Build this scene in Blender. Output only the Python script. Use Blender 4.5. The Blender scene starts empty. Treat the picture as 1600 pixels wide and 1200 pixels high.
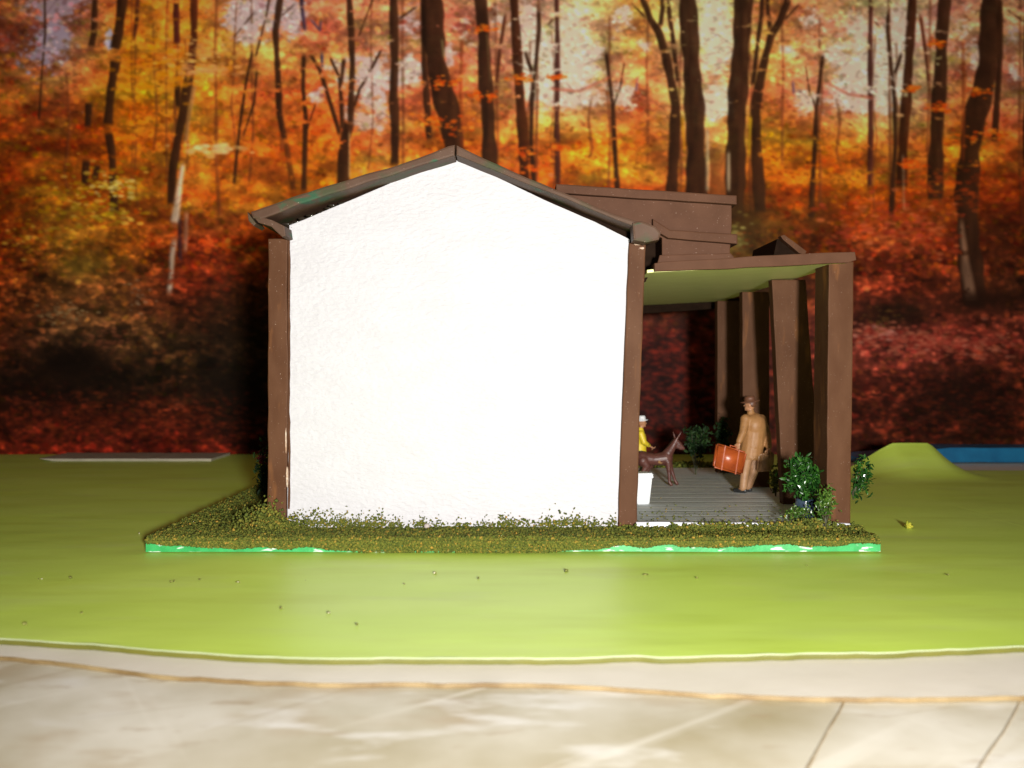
import bpy, bmesh, math, random
import numpy as np
from mathutils import Vector, Matrix, noise as mnoise

SC = bpy.context.scene
COL = SC.collection
random.seed(7)

# ------------------------------------------------------------------ camera, world, lamp, exposure
F = 1526.0            # focal length in photo pixels (photo 1600 px wide)
EYE = 2.53            # eye height over the table
HZ = 572.0            # horizon row
cd = bpy.data.cameras.new('camera')
cam = bpy.data.objects.new('camera', cd); COL.objects.link(cam)
cam.location = (0, 0, EYE); cam.rotation_euler = (math.pi / 2, 0, 0)
cd.sensor_fit = 'HORIZONTAL'; cd.sensor_width = 36; cd.lens = 36 * F / 1600
cd.shift_y = -(600 - HZ) / 1600
cd.clip_start = 0.05; cd.clip_end = 400
cd.dof.use_dof = True; cd.dof.focus_distance = 14.6; cd.dof.aperture_fstop = 0.56
SC.camera = cam
w = bpy.data.worlds.new('World'); SC.world = w; w.use_nodes = True
w.node_tree.nodes['Background'].inputs[0].default_value = (1.0, 0.84, 0.66, 1)
w.node_tree.nodes['Background'].inputs[1].default_value = 0.07
LP = Vector((2.1, -4.0, EYE + 0.32))
ld = bpy.data.lights.new('camera_flash', 'SPOT')
lamp = bpy.data.objects.new('camera_flash', ld); COL.objects.link(lamp)
lamp.location = LP
lamp.rotation_euler = (Vector((0.2, 14.0, 2.7)) - LP).to_track_quat('-Z', 'Y').to_euler()
ld.energy = 28000; ld.shadow_soft_size = 0.5; ld.spot_size = math.radians(90); ld.spot_blend = 1.0
ld.color = (1.0, 0.97, 0.925)
SC.view_settings.view_transform = 'Standard'; SC.view_settings.look = 'None'
SC.view_settings.exposure = 0; SC.view_settings.gamma = 1
SC.view_settings.use_curve_mapping = False
SC.render.engine = 'CYCLES'
SC.cycles.max_bounces = 6; SC.cycles.use_denoising = True
SC.cycles.sample_clamp_indirect = 6

# ------------------------------------------------------------------ helpers
def W(px, py, Y):
    return Vector(((px - 800) / F * Y, Y, EYE + (HZ - py) / F * Y))

def lin(c):
    c = np.asarray(c, float) / 255.0
    return np.where(c <= 0.04045, c / 12.92, ((c + 0.055) / 1.055) ** 2.4)

def tag(o, label=None, cat=None, group=None, kind=None):
    if label: o['label'] = label
    if cat: o['category'] = cat
    if group: o['group'] = group
    if kind: o['kind'] = kind
    return o

ORG = {}
def empty(name, loc, label, cat, group=None):
    o = bpy.data.objects.new(name, None); COL.objects.link(o)
    o.location = loc; o.empty_display_size = 0.2
    ORG[o.name] = Vector(loc)
    return tag(o, label, cat, group)

def link(name, me, mat, parent=None, org=None, smooth=False):
    """mesh given in world coordinates -> object"""
    if parent is not None: og = ORG[parent.name]
    else: og = Vector(org) if org is not None else Vector((0, 0, 0))
    me.transform(Matrix.Translation(-og))
    me.name = name
    if mat is not None and len(me.materials) == 0: me.materials.append(mat)
    if smooth: me.polygons.foreach_set('use_smooth', [True] * len(me.polygons))
    o = bpy.data.objects.new(name, me); COL.objects.link(o)
    if parent is not None:
        o.parent = parent; ORG[o.name] = og
    else:
        o.location = og; ORG[o.name] = og
    return o

def bm_mesh(bm):
    bmesh.ops.recalc_face_normals(bm, faces=bm.faces[:])
    me = bpy.data.meshes.new('m'); bm.to_mesh(me); bm.free(); return me

def jit(p, amp, sc, seed):
    n = mnoise.noise_vector(Vector(p) * sc + Vector((seed * 7.3, seed * 3.1, seed)))
    return Vector((n.x, n.y * 0.4, n.z)) * amp

def prism_w(pts, y0, y1, amp=0.012, step=0.14, bev=0.014, seed=1, sc=3.0):
    """outline (world x,z) extruded from y0 to y1, hand cut wobble on the outline"""
    out = []
    n = len(pts)
    for i in range(n):
        a = Vector(pts[i]); b = Vector(pts[(i + 1) % n])
        k = max(1, int((b - a).length / step)) if amp > 0 else 1
        for j in range(k):
            p = a.lerp(b, j / k)
            q = Vector((p.x, y0, p.y))
            if amp > 0: q += jit(q, amp, sc, seed)
            q.y = y0
            out.append(q)
    bm = bmesh.new()
    v0 = [bm.verts.new(q) for q in out]
    v1 = [bm.verts.new((q.x, y1, q.z)) for q in out]
    f0 = bm.faces.new(v0); f1 = bm.faces.new(v1[::-1])
    m = len(out)
    for i in range(m):
        bm.faces.new((v0[i], v1[i], v1[(i + 1) % m], v0[(i + 1) % m]))
    bmesh.ops.recalc_face_normals(bm, faces=bm.faces[:])
    if bev > 0:
        es = [e for e in bm.edges if (e.verts[0] in v0 and e.verts[1] in v0)]
        bmesh.ops.bevel(bm, geom=es, offset=bev, segments=2, affect='EDGES', profile=0.6)
    return bm_mesh(bm)

def prism(poly, yref, y0, y1, **k):
    pts = [(W(x, y, yref).x, W(x, y, yref).z) for x, y in poly]
    return prism_w(pts, y0, y1, **k)

def box_me(lo, hi, bev=0.012):
    bm = bmesh.new()
    bmesh.ops.create_cube(bm, size=1)
    lo = Vector(lo); hi = Vector(hi)
    for v in bm.verts:
        v.co = Vector(((v.co.x + .5) * (hi.x - lo.x) + lo.x, (v.co.y + .5) * (hi.y - lo.y) + lo.y, (v.co.z + .5) * (hi.z - lo.z) + lo.z))
    if bev: bmesh.ops.bevel(bm, geom=bm.edges[:], offset=bev, segments=2, affect='EDGES')
    return bm_mesh(bm)

def blob(parts, voxel=0.012, smooth=6, name='b'):
    """parts: ('c', p0, r0, p1, r1) tapered capsules or ('e', centre, (rx,ry,rz), rot) -> ONE continuous skin"""
    bm = bmesh.new()
    for p in parts:
        if p[0] == 'c':
            a, ra, b, rb = Vector(p[1]), p[2], Vector(p[3]), p[4]
            for c, r in ((a, ra), (b, rb)):
                bmesh.ops.create_icosphere(bm, subdivisions=2, radius=r, matrix=Matrix.Translation(c))
            d = b - a
            if d.length > 1e-5:
                M = Matrix.Translation((a + b) / 2) @ d.to_track_quat('Z', 'Y').to_matrix().to_4x4()
                bmesh.ops.create_cone(bm, cap_ends=True, segments=14, radius1=ra, radius2=rb, depth=d.length, matrix=M)
        else:
            R = Matrix.Identity(4) if len(p) < 4 or p[3] is None else p[3].to_4x4()
            M = Matrix.Translation(Vector(p[1])) @ R @ Matrix.Diagonal(Vector(p[2]).to_4d())
            M[3][3] = 1
            bmesh.ops.create_icosphere(bm, subdivisions=3, radius=1, matrix=M)
    me = bpy.data.meshes.new(name); bm.to_mesh(me); bm.free()
    o = bpy.data.objects.new('tmp', me); COL.objects.link(o)
    r = o.modifiers.new('r', 'REMESH'); r.mode = 'VOXEL'; r.voxel_size = voxel
    s = o.modifiers.new('s', 'SMOOTH'); s.factor = 0.5; s.iterations = smooth
    dg = bpy.context.evaluated_depsgraph_get()
    out = bpy.data.meshes.new_from_object(o.evaluated_get(dg))
    bpy.data.objects.remove(o); bpy.data.meshes.remove(me)
    out.materials.clear()
    return out

# ------------------------------------------------------------------ materials
def material(name, c1, c2=None, scale=6, rough=0.5, bump=0.0, bscale=60, stretch=(1, 1, 1), detail=6,
             thr=(0.35, 0.65), spec=0.5, extra=None, dist=0.01, coat=0.0):
    m = bpy.data.materials.new(name); m.use_nodes = True
    nt = m.node_tree; N = nt.nodes; L = nt.links
    b = N['Principled BSDF']
    tc = N.new('ShaderNodeTexCoord'); mp = N.new('ShaderNodeMapping')
    mp.inputs['Scale'].default_value = stretch
    L.new(tc.outputs['Object'], mp.inputs[0])
    n = N.new('ShaderNodeTexNoise'); n.inputs['Scale'].default_value = scale; n.inputs['Detail'].default_value = detail
    L.new(mp.outputs[0], n.inputs[0])
    cr = N.new('ShaderNodeValToRGB')
    cr.color_ramp.elements[0].position = thr[0]; cr.color_ramp.elements[1].position = thr[1]
    cr.color_ramp.elements[0].color = (*c1, 1); cr.color_ramp.elements[1].color = (*(c2 or c1), 1)
    L.new(n.outputs[0], cr.inputs[0])
    col = cr.outputs[0]
    for ex in (extra or []):
        # (colour, scale, stretch, lo, hi): a further layer of marks
        mp2 = N.new('ShaderNodeMapping'); mp2.inputs['Scale'].default_value = ex[2]; mp2.inputs['Location'].default_value = (3.3, 1.7, ex[1])
        L.new(tc.outputs['Object'], mp2.inputs[0])
        n2 = N.new('ShaderNodeTexNoise'); n2.inputs['Scale'].default_value = ex[1]; n2.inputs['Detail'].default_value = 4
        L.new(mp2.outputs[0], n2.inputs[0])
        r2 = N.new('ShaderNodeMapRange'); r2.inputs[1].default_value = ex[3]; r2.inputs[2].default_value = ex[4]
        L.new(n2.outputs[0], r2.inputs[0])
        mx = N.new('ShaderNodeMix'); mx.data_type = 'RGBA'
        L.new(r2.outputs[0], mx.inputs[0]); L.new(col, mx.inputs[6]); mx.inputs[7].default_value = (*ex[0], 1)
        col = mx.outputs[2]
    L.new(col, b.inputs['Base Color'])
    b.inputs['Roughness'].default_value = rough
    b.inputs['Specular IOR Level'].default_value = spec
    b.inputs['Coat Weight'].default_value = coat
    b.inputs['Coat Roughness'].default_value = 0.15
    if bump:
        n3 = N.new('ShaderNodeTexNoise'); n3.inputs['Scale'].default_value = bscale; n3.inputs['Detail'].default_value = 4
        L.new(mp.outputs[0], n3.inputs[0])
        bp = N.new('ShaderNodeBump'); bp.inputs['Strength'].default_value = bump; bp.inputs['Distance'].default_value = dist
        L.new(n3.outputs[0], bp.inputs['Height']); L.new(bp.outputs[0], b.inputs['Normal'])
    return m

SPK = ((0.42, 0.30, 0.24), 55, (1, 1, 1), 0.71, 0.74)
BROWN = material('brown_paint', (0.066, 0.028, 0.014), (0.082, 0.036, 0.019), 3, 0.62, 0.12, 14, dist=0.006, extra=[
    ((0.10, 0.045, 0.022), 5.0, (1, 1, 0.22), 0.66, 0.80), SPK], spec=.10)
BROWN_POST = material('brown_post_paint', (0.066, 0.026, 0.0105), (0.086, 0.037, 0.017), 4, 0.6, 0.25, 8, stretch=(1, 1, .45), dist=0.006, extra=[
    ((0.17, 0.066, 0.020), 3.2, (1.6, 1, 0.35), 0.60, 0.76), SPK], spec=.10)
BROWN_ROOF = material('brown_roof_paint', (0.066, 0.034, 0.020), (0.084, 0.047, 0.030), 3, 0.55, 0.3, 12, dist=0.008, extra=[
    ((0.045, 0.048, 0.022), 2.2, (1, 1, 1), 0.52, 0.66), ((0.025, 0.07, 0.035), 1.3, (1, 1, 2.5), 0.64, 0.68), SPK], spec=.14)
DARK = material('near_black_paint_and_shade', (0.010, 0.005, 0.0025), (0.015, 0.0075, 0.004), 8, 0.7, 0.2, 20, spec=.03)  # dark parts; on the gap panels and pediment back it stands in for shade
WHITE = material('white_embossed_card', (0.437, 0.428, 0.447), (0.457, 0.45, 0.47), 2, 0.6, 0.65, 13, extra=[
    ((0.05, 0.05, 0.035), 20, (1, 1, 1), 0.80, 0.82)], stretch=(0.8, 1, 1.5), dist=0.035, spec=.3)
WHITEP = material('white_plastic', (0.62, 0.63, 0.64), (0.58, 0.6, 0.62), 5, 0.4)
CHIP = material('cream_chips', (0.5, 0.42, 0.33), (0.3, 0.15, 0.07), 20, 0.5, 0.5, 30)
CEIL = material('green_underside', (0.66, 0.66, 0.25), (0.70, 0.71, 0.29), 3, 0.45, 0.3, 20, extra=[((0.75, 0.8, 0.6), 42, (1, 1, 1), 0.72, 0.75)])
GREENP = material('green_edge_paint', (0.014, 0.25, 0.055), (0.03, 0.34, 0.09), 5, 0.5, 0.4, 15, extra=[
    ((0.55, 0.62, 0.55), 7, (0.6, 1, 2.0), 0.59, 0.66)])
EDGEW = material('white_floor_edge', (0.62, 0.62, 0.64), (0.55, 0.55, 0.6), 9, 0.5, 0.3, 30)

def green_sheet_mat():
    m = material('green_paper', (0.62, 0.85, 0.11), (0.67, 0.89, 0.15), 0.9, 0.45, 0.12, 5, stretch=(0.35, 1, 1), spec=.85, extra=[
        ((0.50, 0.64, 0.05), 1.6, (0.25, 1.0, 1), 0.52, 1.0), ((0.62, 0.76, 0.22), 2.0, (0.3, 0.8, 1), 0.56, 1.0),
        ((0.16, 0.17, 0.03), 9, (1, 1, 1), 0.76, 0.80)], dist=0.02)
    return m
SHEET = green_sheet_mat()
UNDER = material('white_sheet', (0.78, 0.72, 0.60), (0.82, 0.76, 0.65), 1.2, 0.5, 0.2, 5)
OCHRE = material('ochre_edge', (0.105, 0.062, 0.018), (0.19, 0.135, 0.06), 3, 0.7)
OLIVE = material('olive_edge', (0.075, 0.075, 0.004), (0.095, 0.090, 0.006), 2, 0.7)  # lower rim darkened to olive, the shadow under the lip painted in

def tabletop_mat():
    m = material('marbled_tabletop', (0.38, 0.32, 0.18), (0.74, 0.70, 0.60), 0.42, 0.5, 0.2, 3, stretch=(1, 0.8, 1), extra=[
        ((0.46, 0.36, 0.23), 1.3, (0.8, 1.6, 1), 0.55, 0.85), ((0.74, 0.71, 0.64), 2.2, (0.5, 1.2, 1), 0.56, 0.7),
        ((0.40, 0.30, 0.18), 4, (0.6, 1.4, 1), 0.60, 0.85)], thr=(0.36, 0.64))
    nt = m.node_tree; N = nt.nodes; L = nt.links
    b = N['Principled BSDF']
    base = b.inputs['Base Color'].links[0].from_socket
    tc = N.new('ShaderNodeTexCoord')
    for ang, st_, sc, lo, hi, amt, c in ((0.85, (7, .35, 1), 1.0, .60, .70, .55, (0.78, 0.74, 0.64)), (0.75, (5, .3, 1), .7, .62, .74, .5, (0.36, 0.28, 0.15)),
                                   (-0.5, (8, .3, 1), .6, .64, .72, .5, (0.82, 0.78, 0.68)), (1.2, (16, .8, 1), 1.2, .62, .72, .35, (0.42, 0.34, 0.20))):
        m1 = N.new('ShaderNodeMapping'); m1.inputs['Rotation'].default_value = (0, 0, ang)
        m2 = N.new('ShaderNodeMapping'); m2.inputs['Scale'].default_value = st_; m2.inputs['Location'].default_value = (ang * 9, st_[0], 0)
        L.new(tc.outputs['Object'], m1.inputs[0]); L.new(m1.outputs[0], m2.inputs[0])
        wv = N.new('ShaderNodeTexNoise'); wv.inputs['Scale'].default_value = sc * .5; wv.inputs['Detail'].default_value = 5
        L.new(m2.outputs[0], wv.inputs[0])
        r = N.new('ShaderNodeMapRange'); r.inputs[1].default_value = lo; r.inputs[2].default_value = hi; r.inputs[4].default_value = amt
        L.new(wv.outputs[0], r.inputs[0])
        mx = N.new('ShaderNodeMix'); mx.data_type = 'RGBA'
        L.new(r.outputs[0], mx.inputs[0]); L.new(base, mx.inputs[6]); mx.inputs[7].default_value = (*c, 1)
        base = mx.outputs[2]
    L.new(base, b.inputs['Base Color'])
    return m
TABLE = tabletop_mat()

def floor_mat():
    m = material('grey_plank_paint', (0.50, 0.53, 0.52), (0.60, 0.63, 0.62), 4, 0.6, 0.3, 12, stretch=(0.25, 1.5, 1), extra=[
        ((0.80, 0.74, 0.62), 7, (0.10, 2.2, 1), 0.60, 0.70), ((0.30, 0.31, 0.30), 3, (0.3, 1.6, 1), 0.58, 0.8)])
    nt = m.node_tree; N = nt.nodes; L = nt.links
    b = N['Principled BSDF']
    tc = N.new('ShaderNodeTexCoord')
    wv = N.new('ShaderNodeTexWave'); wv.bands_direction = 'Y'; wv.inputs['Scale'].default_value = 0.62; wv.inputs['Distortion'].default_value = 1.0
    L.new(tc.outputs['Object'], wv.inputs[0])
    r = N.new('ShaderNodeMapRange'); r.inputs[1].default_value = 0.0; r.inputs[2].default_value = 0.12
    L.new(wv.outputs[1], r.inputs[0])
    bp = N.new('ShaderNodeBump'); bp.inputs['Strength'].default_value = 0.32; bp.inputs['Distance'].default_value = 0.02
    L.new(r.outputs[0], bp.inputs['Height'])
    if b.inputs['Normal'].links: L.new(b.inputs['Normal'].links[0].from_socket, bp.inputs['Normal'])
    L.new(bp.outputs[0], b.inputs['Normal'])
    return m
PLANK = floor_mat()

def island_mat(name, cols, rough=0.8, spec=0.3, trans=0.0):
    m = bpy.data.materials.new(name); m.use_nodes = True
    N = m.node_tree.nodes; L = m.node_tree.links; b = N['Principled BSDF']
    g = N.new('ShaderNodeNewGeometry'); cr = N.new('ShaderNodeValToRGB')
    el = cr.color_ramp.elements
    while len(el) < len(cols): el.new(0.5)
    p = 0
    for e, (pos, c) in zip(el, cols): e.position = pos; e.color = (*c, 1)
    L.new(g.outputs['Random Per Island'], cr.inputs[0]); L.new(cr.outputs[0], b.inputs['Base Color'])
    b.inputs['Roughness'].default_value = rough; b.inputs['Specular IOR Level'].default_value = spec
    return m
FLOCK = island_mat('green_flock', [(0, (0.050, 0.066, 0.010)), (.3, (0.080, 0.098, 0.012)), (.7, (0.12, 0.128, 0.016)), (.93, (0.17, 0.148, 0.02)), (1, (0.34, 0.20, 0.03))], 0.85, 0.25)
LEAF = island_mat('glossy_leaf', [(0, (0.006, 0.026, 0.005)), (.5, (0.012, 0.055, 0.008)), (1, (0.035, 0.11, 0.015))], 0.16, 0.8)
LEAF_D = island_mat('dark_leaf', [(0, (0.004, 0.012, 0.003)), (.6, (0.008, 0.026, 0.005)), (1, (0.02, 0.045, 0.008))], 0.6, 0.2)  # dark green, lowered further to paint in the shade on the far shrub
LEAF_O = island_mat('olive_leaf', [(0, (0.05, 0.07, 0.008)), (1, (0.12, 0.15, 0.015))], 0.6, 0.4)
LEAF_R = island_mat('red_flowers', [(0, (0.06, 0.004, 0.006)), (1, (0.16, 0.01, 0.015))], 0.5, 0.4)
STEM = material('stem', (0.03, 0.035, 0.01), (0.05, 0.04, 0.015), 9, 0.6)
POTM = material('blue_grey_glaze', (0.018, 0.03, 0.055), (0.04, 0.06, 0.09), 6, 0.12, 0.3, 20, spec=0.8)

# ------------------------------------------------------------------ the table
FE = [(-400, 985), (0, 997), (100, 1003), (200, 1010), (300, 1019), (400, 1026), (500, 1028), (700, 1028), (900, 1027), (1000, 1024),
      (1030, 1026), (1200, 1022), (1400, 1018), (1600, 1009), (2000, 985)]
SE = [(-400, 1000), (0, 1026), (80, 1032), (150, 1041), (250, 1055), (400, 1063), (500, 1067), (800, 1067), (950, 1073), (1100, 1083), (1320, 1091), (1600, 1087), (2000, 1070)]

def sheet_mesh(edge, ztop, thick, yback, lift=None, nx=420, ny=110, und=0.0, seed=0):
    e = EYE - ztop
    xy = [((px - 800) / (py - HZ) * e, e * F / (py - HZ)) for px, py in edge]
    ex = np.array([a for a, b in xy]); ey = np.array([b for a, b in xy])
    o = np.argsort(ex); ex = ex[o]; ey = ey[o]
    X = np.sign(np.linspace(-1, 1, nx)) * np.abs(np.linspace(-1, 1, nx)) ** 1.25 * 21
    Yf = np.interp(X, ex, ey)
    verts = []; faces = []
    for i, x in enumerate(X):
        yb = yback(x)
        yf = Yf[i] + 0.035 * mnoise.noise((x * 1.7, seed, 0)) + 0.02 * mnoise.noise((x * 6, seed, 3))
        for j in range(ny):
            t = (j / (ny - 1)) ** 1.4
            y = yf + (yb - yf) * t
            z = ztop + und * mnoise.noise((x * 0.35, y * 0.5, seed)) + und * .5 * mnoise.noise((x * 1.1, y * 1.6, seed + 4))
            if lift: z += lift(x, y)
            if j == 0: z += 0.012 * max(0, mnoise.noise((x * 2.5, seed, 9)))
            verts.append((x, y, z))
    for i in range(nx - 1):
        for j in range(ny - 1):
            a = i * ny + j
            faces.append((a, a + ny, a + ny + 1, a + 1))
    top = len(faces)
    base = len(verts)          # front rim
    for i in range(nx):
        x, y, z = verts[i * ny]
        verts.append((x, y, z)); verts.append((x, y - 0.010, z - thick * .2)); verts.append((x, y, z - thick))
    for i in range(nx - 1):
        c = base + 3 * i
        faces.append((c, c + 1, c + 4, c + 3)); faces.append((c + 1, c + 2, c + 5, c + 4))
    me = bpy.data.meshes.new('s'); me.from_pydata(verts, [], faces); me.update()
    return me, top

def gback(x): return 27.95 if x < 8.02 else 23.7
def glift(x, y):
    px = 800 + x / 23.5 * F
    if y < 20.4 or x < 8.03: return 0
    a = min(1, max(0, (px - 1322) / 78)); b = min(1, max(0, (1506 - px) / 50)); tr = min(a, b)
    tr = tr * .75 + .25 * tr * tr * (3 - 2 * tr)
    s = min(1, max(0, y - 21.3) / 2.4); s = s * s
    if y > 24: s = 0
    return 0.66 * tr * s
me, top = sheet_mesh(FE, 0.0, 0.062, gback, glift, und=0.010, seed=2)
gs = link('green_ground_sheet', me, SHEET, smooth=True)
me.materials.append(OLIVE); me.materials.append(material('pale_cut_edge', (.24, .28, .15), (.28, .31, .18), 3, .6))
mi = np.zeros(len(me.polygons), int); mi[top:] = 1; mi[top::2] = 2; me.polygons.foreach_set('material_index', mi)
tag(gs, 'yellow green paper sheet that the model house stands on', kind='structure')
me, top = sheet_mesh(SE, -0.068, 0.042, lambda x: 27.9, und=0.004, seed=5, ny=40)
us = link('white_under_sheet', me, UNDER, smooth=True)
me.materials.append(OCHRE)
mi = np.zeros(len(me.polygons), int); mi[top:] = 1; me.polygons.foreach_set('material_index', mi)
tag(us, 'cream sheet showing as a band below the green sheet', kind='structure')
bm = bmesh.new(); bmesh.ops.create_grid(bm, x_segments=60, y_segments=60, size=1)
for v in bm.verts: v.co = Vector((v.co.x * 30, v.co.y * 17 + 17 - 2.5, -0.115))
tt = link('tabletop', bm_mesh(bm), TABLE); tag(tt, 'beige marbled tabletop in front of the sheets', kind='structure')

def on_plane(px, py, z):
    e = EYE - z; Y = e * F / (py - HZ); return Vector(((px - 800) / F * Y, Y, z))
SEAM = material('seam_dirt', (0.36, 0.27, 0.15), (0.55, 0.47, 0.34), 3, .8)
for pts in ([(1321, 1093), (1312, 1112), (1298, 1135), (1284, 1160), (1268, 1190), (1240, 1240)], [(1597, 1090), (1588, 1110), (1568, 1145), (1548, 1172), (1530, 1200), (1500, 1245)]):
    vs = []; fs = []
    for i, (a_, b_) in enumerate(pts):
        p_ = on_plane(a_, b_, -0.110); wd = .007 + .006 * random.random()
        vs += [(p_.x - wd, p_.y, p_.z), (p_.x + wd, p_.y, p_.z)]
    for i in range(len(pts) - 1): fs.append((2 * i, 2 * i + 1, 2 * i + 3, 2 * i + 2))
    me = bpy.data.meshes.new('seam'); me.from_pydata(vs, [], fs); me.update()
    tag(link('tabletop_seam', me, SEAM), 'thin dirty seam line in the beige tabletop', kind='structure')

ws = link('paper_strip', prism_w([(-12.2, -0.0), (-8.0, 0.0), (-8.0, 0.07), (-12.6, 0.07)], 25.95, 27.7, amp=0.01, step=.3),
          material('pale_strip', (0.36, 0.32, 0.24), (0.44, 0.39, 0.30), 2, 0.6), org=(-10, 26.8, 0.02))
tag(ws, 'pale beige paper strip lying at the foot of the forest poster on the left', 'paper strip')
bl = link('blue_board', prism_w([((1338 - 800) / F * 26, -0.04), (17, -0.04), (17, 0.34), (11.7, 0.36), ((1338 - 800) / F * 26, 0.10)], 26.0, 27.2, amp=0.015, step=.4, bev=.05),
          material('blue_plastic', (0.008, 0.12, 0.26), (0.012, 0.17, 0.34), 2, 0.35), org=(13, 26.6, 0))
tag(bl, 'blue board lying behind the curled green paper at the right', 'board')

# ------------------------------------------------------------------ printed forest poster
def paint_forest():
    ST = 1.5
    x0, x1, y0, y1 = -240.0, 1860.0, -120.0, 718.0
    gx = np.arange(x0, x1, ST); gy = np.arange(y0, y1, ST)
    Wd, Hd = len(gx), len(gy)
    PX, PY = np.meshgrid(gx, gy)
    rng = np.random.default_rng(11)
    def vn(sx, sy, seed, ang=0.0):
        r = np.random.default_rng(seed)
        u = PX * math.cos(ang) + PY * math.sin(ang); v = -PX * math.sin(ang) + PY * math.cos(ang)
        u = (u + 3000) / sx; v = (v + 3000) / sy
        iu = np.floor(u).astype(int); iv = np.floor(v).astype(int); fu = u - iu; fv = v - iv
        fu = fu * fu * (3 - 2 * fu); fv = fv * fv * (3 - 2 * fv)
        T = r.random((521, 523))
        g = lambda a, b: T[a % 521, b % 523]
        return (g(iv, iu) * (1 - fu) * (1 - fv) + g(iv, iu + 1) * fu * (1 - fv) + g(iv + 1, iu) * (1 - fu) * fv + g(iv + 1, iu + 1) * fu * fv)
    cols = np.arange(-100, 1701, 100)
    rows = [-60, 75, 150, 225, 300, 375, 450, 525, 600, 700]
    G = [
     # x=-100        0             100            200           300            400            500            600           700            800            900            1000           1100           1200          1300           1400           1500           1600           1700
     [(140,75,40),(145,80,45),(150,95,75),(165,85,40),(185,100,45),(165,115,95),(165,100,80),(170,105,65),(150,100,75),(185,140,115),(200,150,110),(195,115,60),(190,165,140),(175,110,60),(190,135,90),(185,135,105),(150,110,85),(150,105,80),(150,105,80)],
     [(125,65,35),(120,60,38),(140,85,70),(180,95,30),(190,115,45),(180,115,65),(175,95,60),(175,115,85),(160,85,60),(190,130,100),(205,170,140),(195,125,70),(200,165,125),(190,120,70),(195,145,105),(195,165,140),(165,105,80),(165,115,85),(150,100,80)],
     [(125,55,25),(125,58,25),(125,60,32),(180,100,25),(195,120,40),(180,95,45),(170,85,40),(180,110,75),(165,80,40),(190,110,75),(200,150,115),(190,110,65),(195,145,100),(190,110,60),(190,130,100),(190,155,125),(160,80,50),(160,100,75),(140,80,50)],
     [(115,48,15),(115,50,18),(115,50,18),(150,80,22),(185,105,40),(185,95,35),(175,90,30),(185,110,55),(165,85,25),(190,105,45),(195,115,35),(190,95,35),(175,120,70),(185,105,30),(180,100,35),(165,95,45),(160,75,25),(140,65,30),(120,55,25)],
     [(100,42,12),(105,45,14),(115,62,18),(130,62,20),(165,80,30),(175,85,28),(160,85,25),(165,85,30),(160,80,28),(175,80,30),(175,80,30),(145,65,25),(120,62,28),(150,70,22),(170,75,22),(150,70,22),(120,55,18),(105,42,18),(90,35,14)],
     [(85,28,10),(95,32,10),(120,70,22),(115,62,18),(120,40,18),(140,58,22),(130,60,25),(120,55,20),(120,50,20),(120,50,20),(110,45,20),(90,45,20),(72,52,22),(80,45,18),(105,45,18),(130,50,25),(95,35,18),(75,28,14),(60,22,10)],
     [(70,26,10),(90,36,12),(85,48,22),(75,40,18),(85,25,12),(70,32,14),(50,25,12),(45,22,12),(45,20,12),(45,20,12),(45,22,12),(40,24,12),(42,24,12),(50,28,14),(70,28,16),(95,32,18),(70,28,14),(45,22,12),(40,18,9)],
     [(45,18,9),(48,20,10),(75,48,28),(55,34,18),(42,26,14),(32,20,11),(40,18,10),(45,16,10),(48,16,10),(48,16,12),(50,17,12),(52,18,14),(60,22,16),(60,24,18),(85,35,28),(95,38,32),(85,32,24),(95,38,28),(80,30,20)],
     [(32,16,9),(30,15,9),(24,13,8),(30,18,10),(34,20,11),(26,17,10),(34,14,9),(42,15,10),(48,16,11),(48,16,12),(50,16,12),(50,16,13),(50,18,14),(50,20,14),(58,22,14),(55,20,14),(45,18,12),(50,20,12),(45,18,10)],
     [(60,16,8),(65,18,10),(72,18,10),(78,20,12),(75,18,10),(45,14,8),(48,14,9),(50,15,10),(50,16,11),(50,16,12),(50,16,12),(48,16,12),(46,16,12),(45,17,12),(48,18,12),(50,20,12),(45,20,12),(45,20,12),(42,17,10)],
    ]
    G = np.array(G, float)
    u = np.clip((PX - cols[0]) / 100, 0, len(cols) - 1.001); iu = u.astype(int); fu = u - iu
    rr = np.array(rows, float)
    v = np.interp(PY, rr, np.arange(len(rows))); v = np.clip(v, 0, len(rows) - 1.001); iv = v.astype(int); fv = v - iv
    fu = fu[..., None]; fv = fv[..., None]
    img = G[iv, iu] * (1 - fu) * (1 - fv) + G[iv, iu + 1] * fu * (1 - fv) + G[iv + 1, iu] * (1 - fu) * fv + G[iv + 1, iu + 1] * fu * fv
    up = np.clip((430 - PY) / 120, 0, 1)[..., None]         # 1 in the leaf canopy, 0 on the forest floor
    lowz = np.clip((PY - 400) / 60, 0, 1)[..., None]
    img = img * (1 + .08 * lowz) + np.array([3, 3, 2]) * lowz
    img = img * (1 + (1 - lowz) * np.array([-.01, .015, .03]))
    # mottling of the foliage, layered and drifting sideways
    a = 0.34 * vn(52, 26, 1, .08) + 0.28 * vn(23, 13, 2, -.2) + 0.22 * vn(11, 7, 3, .25) + 0.16 * vn(5.5, 4.5, 4)
    lum = np.exp((a - .5) * 2.2)[..., None]
    hue = (0.55 * vn(70, 26, 5) + 0.45 * vn(22, 9, 6) - .5)[..., None] * 2
    img = img * (lum * 0.75 + .25 * 1.0)
    shift = hue * np.array([8, 40, 12]) * (img[..., :1] / 160)
    shift = np.where(hue > 0, shift, shift * .55)
    img = img + shift * up + (1 - up) * hue * np.array([14, 6, 4])
    # forest floor: sparse red leaf speckle
    sp = np.clip((vn(7, 4, 21) * .6 + vn(13, 7, 22) * .4 - .55) * 4, 0, 1)[..., None] * (1 - up)
    low = np.clip((PY - 560) / 80, 0, 1)[..., None]
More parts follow.
